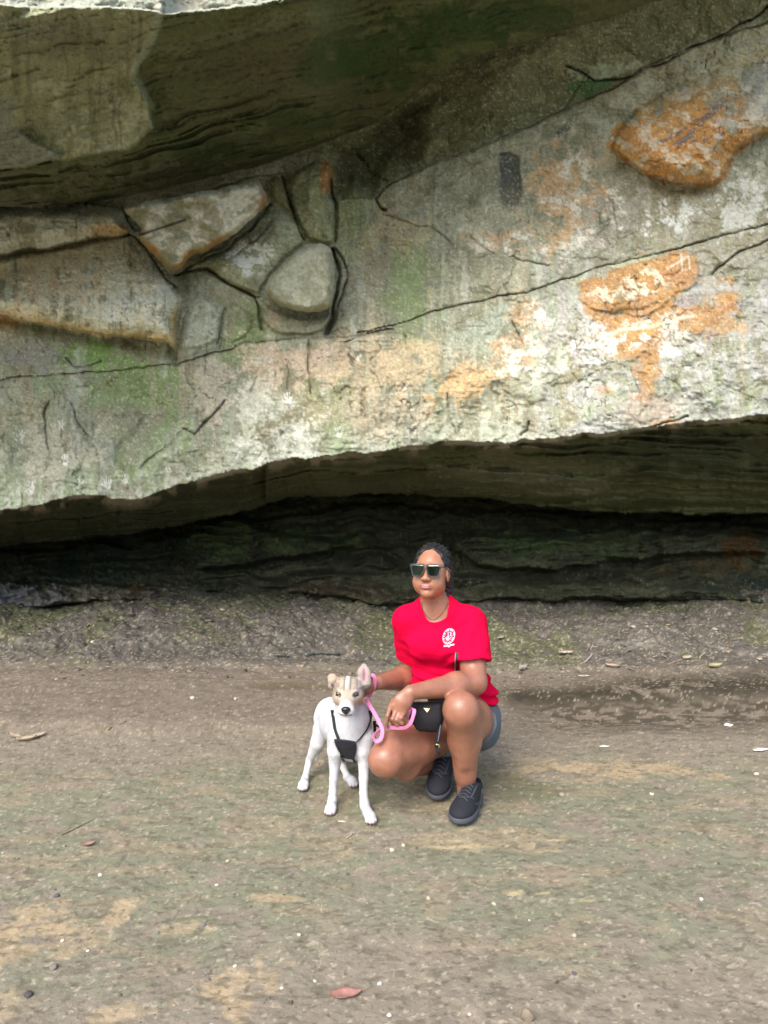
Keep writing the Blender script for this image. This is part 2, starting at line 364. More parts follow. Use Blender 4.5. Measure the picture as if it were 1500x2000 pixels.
paint(blob(1290, 430, 60, 40, 1.0, thr=-.2), (.62, .62, .62), .8); paint(blob(1450, 400, 60, 60, 1.0, thr=-.2), (.55, .54, .52), .7)
rs_ = random.Random(3)
for k_ in range(70):
    xs = rs_.uniform(0, 1500); ys = float(curve(LIP, xs))-rs_.uniform(20, 330); wd_ = rs_.uniform(4, 15)
    paint(blob(xs, ys, wd_, rs_.uniform(35, 120), .5)*(Y0 < L)*(Y > k1), rs_.choice([(.41, .43, .38), (.43, .44, .41), (.36, .38, .33), (.20, .25, .15), (.24, .24, .20), (.40, .34, .27)]), rs_.uniform(.25, .55))
# tan and pink stains
for cx, cy, ax, ay, c, op in ((80, 560, 130, 60, (.46, .36, .26), .8), (260, 600, 90, 50, (.52, .49, .41), .7), (30, 610, 60, 25, (.50, .33, .17), .7),
        (520, 720, 60, 55, (.50, .39, .30), .8), (640, 700, 110, 40, (.44, .34, .28), .7), (790, 720, 150, 60, (.42, .33, .23), .75),
        (700, 800, 170, 50, (.44, .36, .28), .5), (420, 760, 40, 70, (.44, .37, .31), .6), (900, 755, 60, 50, (.50, .33, .18), .7),
        (760, 450, 90, 50, (.36, .29, .20), .6), (1090, 390, 60, 90, (.48, .31, .18), .8), (1130, 320, 70, 60, (.42, .31, .20), .6),
        (940, 480, 40, 22, (.52, .44, .32), .8), (120, 880, 120, 60, (.44, .40, .33), .5), (980, 430, 120, 60, (.32, .31, .25), .6),
        (940, 640, 70, 60, (.27, .31, .28), .6), (60, 690, 60, 35, (.27, .25, .24), .8), (250, 850, 40, 60, (.22, .22, .15), .7),
        (500, 800, 40, 90, (.54, .54, .48), .6), (1260, 800, 60, 40, (.36, .29, .25), .7), (560, 850, 70, 60, (.52, .53, .50), .7)):
    paint(blob(cx, cy, ax, ay, .8), c, op)
def rag(cx, cy, ax, ay, c, op, ang=0, s=301, thr=0.0):   # ragged flakes
    n = fb((X0-cx)/20+cx, Y0/15, o=5, s=s, g=.68)
    paint(blob(cx, cy, ax, ay, .4, ang)*sc_(n+thr, -.05, .12), c, op)
for a in ((1100, 330, 40, 60), (1080, 400, 60, 40), (1120, 450, 40, 40), (1090, 470, 30, 60), (1170, 390, 40, 50), (1000, 470, 50, 30), (930, 470, 40, 20), (1000, 690, 60, 60), (1030, 640, 40, 70)):
    rag(*a, (.44, .29, .18), .7, s=303)
    rag(a[0]+25, a[1]+10, a[2], a[3], (.60, .60, .57), .7, s=305, thr=-.1)
# orange iron faces
og1 = sm((psd(B10, X, Y)+6)/6)
paint(og1*sc_(mf, -.5, .1), (.30, .24, .12), .8)
paint(og1*blob(1310, 280, 190, 90, .5, -24), (.42, .20, .06), .95)
paint(og1*sm((40-psd(B10, X, Y))/20)*sc_(Y0, 230, 280), (.40, .19, .06), .75)
paint(og1*blob(1210, 305, 60, 34, .5), (.42, .24, .09), .8)
paint(og1*sc_(fb(X0/34+.3*Y0/30, Y0/15+.4*X0/15, o=5, s=221, g=.62), .18, .34)*blob(1350, 250, 120, 60, .4, -28), (.13, .10, .11), .85)
paint(blob(1340, 195, 130, 40, .8, -32), (.42, .24, .10), .5)
paint(og1*sc_(X0, 1420, 1500)*sc_(psd(B10, X, Y), 16, 40), (.34, .32, .31), .7)
paint(og1*sc_(fb(X0/20, Y0/16, o=4, s=223), .25, .45), (.52, .47, .40), .6)
paint(blob(1360, 130, 150, 45, .7, -22), (.38, .36, .28), .7); paint(blob(1450, 60, 60, 30, .7, -22), (.33, .31, .24), .7)
og = [(1168, 548, 60, 14, -14), (1275, 535, 95, 48, -8), (1330, 515, 42, 30, 0), (1190, 600, 60, 22, -12), (1300, 600, 90, 26, -10), (1250, 650, 110, 24, -8), (1220, 690, 60, 24, 5), (1255, 730, 40, 40, 20), (1262, 765, 22, 34, 10), (1410, 640, 60, 30, -10), (1420, 545, 40, 12, -10), (1180, 765, 24, 16, 0), (1400, 585, 60, 22, -6), (1300, 826, 46, 8, -6)]
ogm = sc_(psd([(1130, 545), (1190, 522), (1280, 500), (1345, 490), (1366, 503), (1371, 532), (1362, 556), (1340, 572), (1314, 590), (1380, 590), (1450, 570), (1450, 610), (1370, 655), (1300, 640), (1300, 690), (1275, 720), (1262, 770), (1240, 730), (1240, 700), (1165, 690), (1210, 655), (1150, 620)], X0+16*mf+6*w1, Y0+13*mf+6*w2), -4, 8)
paint(ogm*sc_(mf+.75, 0, .4), (.38, .205, .092), .85); paint(ogm*sc_(fb(X0/40, Y0/12, o=4, s=319), .0, .5), (.44, .245, .085), .6)
for cx, cy, ax, ay, an in og:
    paint(blob(cx, cy, ax*.8, ay*.8, .75, an), (.34, .20, .105), .5)
    paint(blob(cx+10, cy-4, ax*.5, ay*.5, .9, an), (.44, .26, .10), .45)
paint(blob(1320, 538, 48, 30, .4, -8), (.42, .22, .11), .85)
rag(1250, 560, 110, 30, (.66, .60, .50), .8, -14, 307, -.05); rag(1260, 650, 120, 40, (.62, .58, .56), .75, -8, 309, -.05)
rag(1320, 680, 60, 40, (.64, .61, .58), .8, 0, 311); rag(1160, 680, 60, 60, (.60, .59, .62), .8, 0, 313)
paint(np.exp(-(lsd([(1170, 655), (1230, 640), (1290, 632), (1355, 620)], X, Y)/4)**2), (.70, .62, .50), .8)
paint(blob(1345, 588, 34, 15, .3, -6), (.27, .245, .26), .9)
paint(sm((niche+5+6*mf)/14)*sc_(mf+1.1, 0, .6), (.065, .07, .08), .85); paint(blob(996, 385, 26, 30, .3), (.14, .13, .10), .8)
paint(blob(1095, 255, 22, 8, .7, -25), (.08, .10, .10), .8)
paint(blob(410, 410, 120, 30, .5, -8), (.52, .51, .42), .85)
# slabs on the left
s1 = sm((psd(B1, X, Y)+3)/6); s2 = sm((sB2+3)/6); s4 = sm((psd(B4, X, Y)+3)/6); s6 = sm((psd(B6, X, Y)+3)/6)
paint(s1, (.40, .38, .29), .8); paint(s1*sc_(Y0, 405, 440)*sc_(mf+.3, 0, .4), (.56, .56, .51), .8); paint(s1*sc_(430-Y0, 0, 20)*sc_(200-X0, 0, 60), (.10, .11, .11), .8)
paint(s1*sc_(X0, 150, 200)*sc_(Y0, 430, 445), (.44, .25, .08), .75)
paint(s2*sc_(mf+.5, 0, .5), (.55, .49, .38), .85); paint(s2*sc_(strk+.2, 0, .5), (.62, .60, .53), .6); paint(s2*blob(90, 550, 130, 70, .7), (.58, .43, .32), .6); rag(300, 560, 50, 60, (.62, .62, .56), .6, 0, 317)
paint(s2*sm((20-sB2)/12)*sc_(Y0, 590, 620), (.40, .28, .12), .8); paint(s2*sc_(530-Y0, 0, 50)*sc_(mf+.1, 0, .4), (.30, .27, .23), .5)
paint(s4, (.29, .29, .20), .8); rag(480, 500, 60, 45, (.68, .67, .59), .9, 0, 315); paint(s4*blob(410, 510, 30, 20, .6), (.14, .16, .07), .7)
paint(s6, (.25, .25, .14), .8); paint(s6*blob(640, 345, 22, 45, .4), (.33, .15, .05), .85); paint(s6*blob(590, 380, 24, 24, .7), (.28, .29, .17), .8)
paint(psd(B12, X, Y) > 0, (.27, .25, .13), .8)
paint(sm((psd(B8, X, Y)+3)/6), (.38, .40, .35), .7); paint(sm((psd(B7, X, Y)+3)/6), (.27, .26, .19), .8); paint(blob(540, 620, 24, 22, .5), (.36, .29, .24), .7)
# fine cracks hold soil; handprints in pale clay
paint(crack, (.07, .05, .03), .75); paint((c2+c3)*wallm, (.12, .09, .06), .7)
paint(np.exp(-(lsd([(1050, 560), (1180, 522), (1290, 490)], X, Y-4)/5)**2)*sc_(mf+.3, 0, .3), (.42, .55, .44), .6)
def hand(cx, cy, s, c=(.74, .74, .72), op=.8, fl=1):
    m = sm((1-np.hypot((X0-cx)/(8*s), (Y0-cy)/(9*s)))/.3)
    for ax, ay, bx, by in ((-6, -6, -10*fl, -20), (-2, -8, -3*fl, -24), (3, -8, 4*fl, -23), (6, -5, 11*fl, -18), (-7*fl, 2, -15*fl, -6)):
        m = np.maximum(m, sm((2.6*s-lsd([(cx+ax*s, cy+ay*s), (cx+bx*s, cy+by*s)], X0, Y0))/(1.4*s)))
    paint(m*sc_(hf+mf+.9, 0, .6), c, op)
for a in ((210, 950, .75), (245, 940, .6), (128, 905, .75), (563, 785, .75), (585, 850, .7), (120, 835, .6), (662, 850, .7), (60, 960, .8), (700, 700, .55), (330, 925, .5), (158, 945, .6)):
    hand(a[0], a[1], a[2], op=.9 if a[0] in (210, 563, 128) else .55)
for a in ((790, 760, .6), (1200, 760, .6), (1390, 740, .7), (1340, 650, .6), (950, 820, .6), (40, 860, .8)): hand(*a, op=.35)
# scratched marks on the right of the orange face
for ln in ([(1312, 520), (1345, 500), (1347, 525)], [(1330, 497), (1333, 528)], [(1296, 660), (1296, 648), (1304, 652), (1296, 655), (1305, 661)], [(1312, 648), (1312, 661)], [(1330, 648), (1320, 649), (1320, 661), (1331, 660)], [(1320, 655), (1328, 654)], [(1338, 661), (1338, 648), (1346, 651), (1338, 655), (1347, 661)]):
    paint(np.exp(-(lsd(ln, X0, Y0)/1.7)**2), (.66, .63, .60), .75)
sp = sc_(fb(X0/3.2, Y0/3.2, o=2, s=231), .62, .8); paint(sp*wallm, (.60, .58, .52), .35)
spd = sc_(fb(X0/4.2, Y0/3.4, o=2, s=233), .60, .8); paint(spd*wallm, (.09, .09, .06), .35)
# roof underside, ceiling, back of the cave
col *= np.array([1.30, 1.32, 1.24])*(1-.09*sc_(L-Y0, 260, 60)+.16*sc_(Y0, 380, 430)*sc_(690-Y0, 0, 40)*sc_(640-X0, 0, 60))[:, None]  # colour lightened on the left slabs, dimmed low down, to offset the lighting
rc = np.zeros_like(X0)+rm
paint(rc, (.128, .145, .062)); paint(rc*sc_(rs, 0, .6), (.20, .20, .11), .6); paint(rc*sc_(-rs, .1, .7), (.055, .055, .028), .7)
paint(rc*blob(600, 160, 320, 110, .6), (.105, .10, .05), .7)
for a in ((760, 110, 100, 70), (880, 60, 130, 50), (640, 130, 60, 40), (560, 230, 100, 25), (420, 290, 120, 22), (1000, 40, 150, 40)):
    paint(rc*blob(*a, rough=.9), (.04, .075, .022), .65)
paint(rc*chm, (.34, .345, .20)); paint(rc*chm*sc_(mf, 0, .5), (.48, .49, .35), .6); paint(rc*chm*blob(140, 80, 160, 50, .8), (.155, .15, .085), .6)  # chamfer coloured paler to stand for the better lit face of the roof
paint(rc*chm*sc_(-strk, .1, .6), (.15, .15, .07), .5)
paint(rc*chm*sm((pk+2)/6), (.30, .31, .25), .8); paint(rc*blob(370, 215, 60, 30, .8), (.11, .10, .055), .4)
paint(rc*sm((11-np.abs(sq))/8)*sc_(Y0, 14, 40)*sc_(X0-200, 0, 60)*sc_(230-Y0, 0, 60), (.38, .43, .32), .7)  # painted light: pale line for the lit facet along the chamfer edge
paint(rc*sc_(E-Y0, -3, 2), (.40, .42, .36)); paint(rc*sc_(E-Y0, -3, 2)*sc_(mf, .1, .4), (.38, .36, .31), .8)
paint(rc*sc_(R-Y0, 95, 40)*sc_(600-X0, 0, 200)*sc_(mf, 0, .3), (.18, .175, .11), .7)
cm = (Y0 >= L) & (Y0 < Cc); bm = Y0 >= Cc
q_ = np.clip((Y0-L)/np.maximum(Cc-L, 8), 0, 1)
lf_ = sc_(X0, 250, 700); paint(cm, (.125, .135, .062)); paint(cm*(1-lf_), (.05, .055, .03), .8); paint(cm*sc_(stn, .1, .8), (.17, .17, .10), .3+.4*lf_); paint(cm*sc_(-stn, .1, .9), (.05, .05, .026), .7)  # dark mossy rock, darker on the left as painted shade under the lip
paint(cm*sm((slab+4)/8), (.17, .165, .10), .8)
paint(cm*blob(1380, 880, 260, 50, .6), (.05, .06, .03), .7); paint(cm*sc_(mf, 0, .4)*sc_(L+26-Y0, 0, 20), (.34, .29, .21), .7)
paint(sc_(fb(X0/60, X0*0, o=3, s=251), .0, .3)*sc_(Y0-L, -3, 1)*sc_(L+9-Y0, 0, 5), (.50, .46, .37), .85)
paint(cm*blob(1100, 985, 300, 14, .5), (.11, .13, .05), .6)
paint(bm, (.060, .065, .038)); paint(bm*sc_(bb, .1, .8), (.125, .125, .078), .7); paint(bm*sc_(-bb, .1, .8), (.022, .022, .014), .7)  # dark wet rock, deepened with painted shade of the cave
for cx, cy, ax, ay, c in ((430, 1050, 70, 50, (.085, .115, .045)), (560, 1058, 110, 22, (.075, .10, .04)), (1060, 1070, 50, 18, (.20, .23, .10)), (1150, 1065, 200, 30, (.075, .095, .045)),
        (1000, 1060, 120, 25, (.06, .09, .035)), (1440, 1075, 50, 40, (.10, .055, .018)), (1350, 1110, 90, 20, (.08, .065, .03)), (50, 1165, 120, 28, (.22, .22, .24)),
        (210, 1160, 140, 16, (.19, .17, .12)), (265, 1150, 24, 8, (.20, .14, .06)), (200, 1080, 180, 50, (.035, .05, .035)), (650, 1150, 140, 24, (.07, .052, .03)),
        (900, 1190, 160, 14, (.06, .05, .028)), (1500, 1150, 80, 30, (.02, .05, .045))):
    paint(bm*blob(cx, cy, ax, ay, .9), c, .85)
sp3 = sc_(fb(X0/3.4, Y0/3.4, o=2, s=241), .66, .8)*sc_(fb(X0/60, Y0/20, o=2, s=243), .0, .4)
paint(bm*sp3*sc_(Y0, 1080, 1130), (.24, .20, .13), .7)
paint(bm*sc_(fb(X0/1.8, Y0/20, o=2, s=247), .85, .95)*sc_(fb(X0/50, Y0/30, o=2, s=249), .2, .4), (.16, .15, .12), .5)
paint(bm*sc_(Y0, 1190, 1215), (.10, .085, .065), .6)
col *= np.array([1.0, 1.01, .97])
col *= (1+.15*hf+.10*mf)[:, None]; col = np.clip(col, .004, .85)
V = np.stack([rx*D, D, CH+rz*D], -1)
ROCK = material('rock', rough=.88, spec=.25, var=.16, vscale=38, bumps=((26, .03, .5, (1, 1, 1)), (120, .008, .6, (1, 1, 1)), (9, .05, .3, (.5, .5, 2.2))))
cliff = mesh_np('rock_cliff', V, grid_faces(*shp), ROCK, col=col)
tag(cliff, 'greenish grey sandstone shelter wall with dark overhanging roof and low cave', kind='structure')

# ---- two loose stones wedged in the wall
def stone(name, poly, base, thick, label, group, colf, seed, lean=0.0, edge=16):
    P = np.array(poly, float); x0, y0 = P.min(0)-3; x1, y1 = P.max(0)+3
    gx_, gy_ = np.meshgrid(np.arange(x0, x1, 1.8), np.arange(y0, y1, 1.8)); sh = gx_.shape
    xx, yy = gx_.ravel(), gy_.ravel()
    wx = xx+3*fb(xx/22, yy/22, o=3, s=seed); wy = yy+3*fb(xx/22, yy/22, o=3, s=seed+1)
    s = psd(chaikin(poly, 2), wx, wy); dome = np.sqrt(np.clip(1-(1-np.clip(s/edge, 0, 1))**2, 0, 1))
    d = base-thick*dome+lean*(yy-yy.mean())/100+.014*fb(xx/16, yy/16, o=4, s=seed+2)*dome + .03*fb(xx/60, yy/60, o=2, s=seed+3)
    a, b = rays(xx, yy); Vf = np.stack([a*d, d, CH+b*d], -1); db = base+.06+0*d; Vb = np.stack([a*db, db, CH+b*db], -1)
    ok = (s > -.2).reshape(sh); F = grid_faces(*sh); ids = ok.ravel()[F].all(1); F = F[ids]
    edges = {}
    for f in F:
        for k in range(4):
            e_ = (f[k], f[(k+1) % 4]); 
            if (e_[1], e_[0]) in edges: del edges[(e_[1], e_[0])]
            else: edges[e_] = 1
    n = len(xx); side = np.array([(b_, a_, a_+n, b_+n) for a_, b_ in edges])
    allF = np.concatenate([F, F[:, ::-1]+n, side]); used = np.unique(allF); mp = np.full(2*n, -1); mp[used] = np.arange(len(used))
    cc = colf(xx, yy, s); cc = np.concatenate([cc, cc])
    o = mesh_np(name, np.concatenate([Vf, Vb])[used], mp[allF], ROCK, col=cc[used])
    return tag(o, label, 'boulder', group)
def mixc(a, b, t): return np.array(a)[None]*(1-t[:, None])+np.array(b)[None]*t[:, None]
def colA(x, y, s):
    m = fb(x/26, y/20, o=5, s=331, g=.65); h = fb(x/5, y/5, o=3, s=333)
    c = mixc((.40, .37, .25), (.66, .64, .50), sm((m+.35)/.5)); 
    t1 = sm((22-s)/14)*sm((y-440)/40); c = c*(1-t1[:, None])+np.array((.40, .24, .085))*t1[:, None]
    t2 = sm((fb(x/30, y/22, o=4, s=335)-.1)/.3)*sm((x-470)/-120+.3); c = c*(1-t2[:, None]*.6)+np.array((.20, .19, .08))*t2[:, None]*.6
    t3 = sm((x-495)/20)*sm((y-370)/20); c = c*(1-t3[:, None])+np.array((.36, .22, .10))*t3[:, None]
    t4 = np.exp(-(lsd([(270, 460), (330, 440), (360, 430)], x, y)/3)**2); c = c*(1-t4[:, None]*.9)
    return np.clip(c*(1+.14*h)[:, None], .01, .8)
def colB(x, y, s):
    m = fb(x/20, y/20, o=5, s=341, g=.62); h = fb(x/4, y/4, o=3, s=343)
    c = mixc((.34, .345, .235), (.46, .47, .34), sm((m+.3)/.6)); t = sm((12-s)/10)*sm((y-560)/30); c = c*(1-t[:, None]*.7)+np.array((.36, .34, .19))*t[:, None]*.7
    return np.clip(c*(1+.14*h)[:, None], .01, .8)
stone('wedged_slab', [(266, 456), (280, 445), (240, 415), (240, 398), (320, 386), (420, 368), (505, 350), (518, 370), (524, 388), (519, 405), (500, 425), (470, 450), (430, 478), (400, 492), (372, 503), (352, 528), (328, 530), (304, 505), (284, 482)],
      5.74, .26, 'long pale slab with orange lower edge wedged aslant below the dark roof', 'loose stones in the wall', colA, 351, edge=13)
stone('wedged_boulder', [(516, 562), (528, 535), (560, 502), (602, 474), (632, 476), (650, 490), (655, 540), (654, 570), (648, 600), (625, 611), (592, 612), (560, 603), (530, 588)],
      5.68, .25, 'rounded triangular grey boulder lodged in the crack of the wall', 'loose stones in the wall', colB, 361, edge=17)

# ------------------------------------------------------------------ ground
def gz(x, y):
    x = np.asarray(x, float); y = np.asarray(y, float)
    n = fb(x*.9, y*.9, o=3, s=401)
    z = .17*sm((y-5.25-.12*fb(x*1.1, x*0, o=3, s=403))/1.25)+.05*sm((y-6.3)/1.2)
    z = z + .07*n*sm((y-5.2)/.7) + .040*fb(x*4, y*4, o=5, s=405, g=.6)*sm((y-5.2)/.6) + .022*fb(x*13, y*13, o=4, s=404, g=.6)*sm((y-5.2)/.4) + .03*sm((y-5.28-.1*fb(x*2.5, x*0, o=4, s=406))/.10)
    # low mud terrace behind the dog and the damp scooped bank on the right
    z = z + .022*sm((y-(3.95+.22*fb(x*1.4, x*.3, o=5, s=407, g=.6)))/.16)*sm((.2-x)/.8)
    z = z - .05*np.exp(-((y-4.35-.08*x)/.35)**2)*sm((x-.6)/.5)
    z = z + .012*n*sm((y-3.4)/1.0) + .006*fb(x*3, y*3, o=3, s=409) + .0035*fb(x*14, y*14, o=4, s=411, g=.6)
    z = z + .004*fb(x*30, y*30, o=3, s=413, g=.6)*(sm((y-5.2)/.5)+.35)
    return z
def added_slope(x, y):  # unseen slope behind the camera, added to darken the cave and fill lens reflections
    return 4.5*sm((-y-9-1.5*np.sin(x*.25))/16)+1.8*sm((-y-7)/8)*fb(x*.5, y*.4, o=5, s=415, g=.65)
rp = np.concatenate([np.arange(1170, 2020, 2.4)])
rowY = np.unique(np.concatenate([np.arange(4.9, 7.3, .0125), -(CH/rays(750, rp)[1]), np.linspace(1.85, .6, 20), np.linspace(.5, -2, 16), np.linspace(-2.5, -32, 46)]))
colS = np.concatenate([np.linspace(-14, -1.3, 26), np.linspace(-1.25, 1.25, 720), np.linspace(1.3, 14, 26)])
wr = np.where(rowY > 1.2, rowY*.54+.12, .768+(1.2-rowY)*.35)
GX = wr[:, None]*colS[None]; GY = np.repeat(rowY[:, None], len(colS), 1)
gsh = GX.shape; x, y = GX.ravel(), GY.ravel()
z = gz(x, y)+added_slope(x, y)
a_ = fb(x*1.6, y*1.6, o=4, s=421); b_ = fb(x*7, y*9, z*14, o=5, s=423, g=.65); h_ = fb(x*45, y*60, z*110, o=3, s=425); f_ = fb(x*15, y*26, o=4, s=427)
col = np.empty((x.size, 3)); col[:] = (.215, .190, .152)
def gp(m, c, op=1.0):
    global col
    m = np.clip(m*op, 0, 1)[:, None]; col = col*(1-m)+np.array(c)[None]*m
def gb(px, py, ax, ay, r=.5):                            # blotch: centre by the ground point, radii in metres
    p = G(px, py); return sm((1-np.hypot((x-p[0])/ax, (y-p[1])/ay)+r*b_+.4*r*a_)/.45)
gp(sc_(a_, -.2, .5), (.235, .205, .162), .7); gp(sc_(b_, .1, .6), (.185, .162, .13), .35)
gr = sm((y-1.95-.25*a_)/.35)*sm((3.75+.2*a_-y)/.4)        # algae film on the mud
gp(gr*sc_(b_+.5*f_+.6, 0, .6), (.182, .190, .135), .85); gp(gr*sc_(f_+.2*b_, .15, .4), (.145, .155, .098), .22)
gp(sc_(fb(x*5, y*12, o=4, s=431), .25, .45)*gr, (.26, .215, .15), .5)
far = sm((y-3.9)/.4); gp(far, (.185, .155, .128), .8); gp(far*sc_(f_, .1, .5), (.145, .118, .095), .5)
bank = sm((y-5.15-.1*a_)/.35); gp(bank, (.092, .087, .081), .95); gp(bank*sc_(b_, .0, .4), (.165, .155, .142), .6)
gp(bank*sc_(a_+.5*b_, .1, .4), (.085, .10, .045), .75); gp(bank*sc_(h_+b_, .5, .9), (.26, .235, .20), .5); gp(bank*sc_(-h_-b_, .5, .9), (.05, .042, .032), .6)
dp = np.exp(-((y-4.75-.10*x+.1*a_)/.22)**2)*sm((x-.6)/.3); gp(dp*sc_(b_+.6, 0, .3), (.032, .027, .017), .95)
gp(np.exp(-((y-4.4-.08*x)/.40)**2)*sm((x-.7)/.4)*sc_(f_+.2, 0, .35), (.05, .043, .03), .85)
gp(gb(560, 1350, .35, .10), (.12, .10, .06), .7)
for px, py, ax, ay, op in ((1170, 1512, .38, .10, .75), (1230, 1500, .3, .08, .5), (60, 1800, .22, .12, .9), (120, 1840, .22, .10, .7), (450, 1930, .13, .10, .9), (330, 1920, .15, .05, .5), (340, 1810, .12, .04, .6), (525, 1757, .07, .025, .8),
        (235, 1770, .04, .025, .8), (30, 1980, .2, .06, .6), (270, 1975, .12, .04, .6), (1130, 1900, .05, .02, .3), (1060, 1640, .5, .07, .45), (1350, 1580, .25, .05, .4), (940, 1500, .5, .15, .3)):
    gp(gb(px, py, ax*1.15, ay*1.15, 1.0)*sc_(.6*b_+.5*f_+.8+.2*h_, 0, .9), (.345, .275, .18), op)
for px, py, ax, ay in ((1150, 1762, .05, .016), (1000, 1745, .035, .014), (1062, 1748, .03, .010), (1055, 1708, .03, .008), (985, 1698, .05, .008), (1190, 1703, .03, .007), (1240, 1634, .06, .01), (1080, 1665, .07, .012), (905, 1655, .12, .012), (1090, 1640, .10, .01), (880, 1643, .03, .008)):
    gp(gb(px, py, ax, ay, .8), (.40, .34, .20), .75)
gp(gb(1000, 1540, .22, .18, .6), (.10, .098, .055), .5)  # soft shadow of the woman painted on the mud right of the shoe
n3 = sc_(fb(x*70, y*80, o=2, s=441), .74, .85); gp(n3, (.42, .38, .29), .55)
n4 = sc_(fb(x*55, y*75, o=2, s=443), .70, .85); gp(n4, (.075, .065, .05), .5)
gp(sc_(fb(x*22, y*44, o=3, s=445), .45, .6), (.10, .092, .062), .45)
gp(sm((-y-7)/3), (.085, .115, .04), .9)
col *= np.array([1.04, 1.02, .96])*(1+.12*h_+.02*b_)[:, None]; col = np.clip(col, .01, .8)
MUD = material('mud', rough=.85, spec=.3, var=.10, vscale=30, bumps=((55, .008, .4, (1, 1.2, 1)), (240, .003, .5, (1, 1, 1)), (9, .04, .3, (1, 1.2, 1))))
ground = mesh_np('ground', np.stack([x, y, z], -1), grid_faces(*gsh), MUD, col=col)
tag(ground, 'packed mud floor with greenish film, sandy patches and a rubble bank under the rock', kind='structure')
def on_ground(px, py):                                    # the ground point seen at that pixel of the photograph
    rx_, rz_ = rays(px, py); ys = np.linspace(1.5, 7.5, 1500); zz = gz(rx_*ys, ys); d = CH+rz_*ys-zz
    i = int(np.argmax(d < 0)) if (d < 0).any() else len(ys)-1
    return np.array([rx_*ys[i], ys[i], zz[i]])
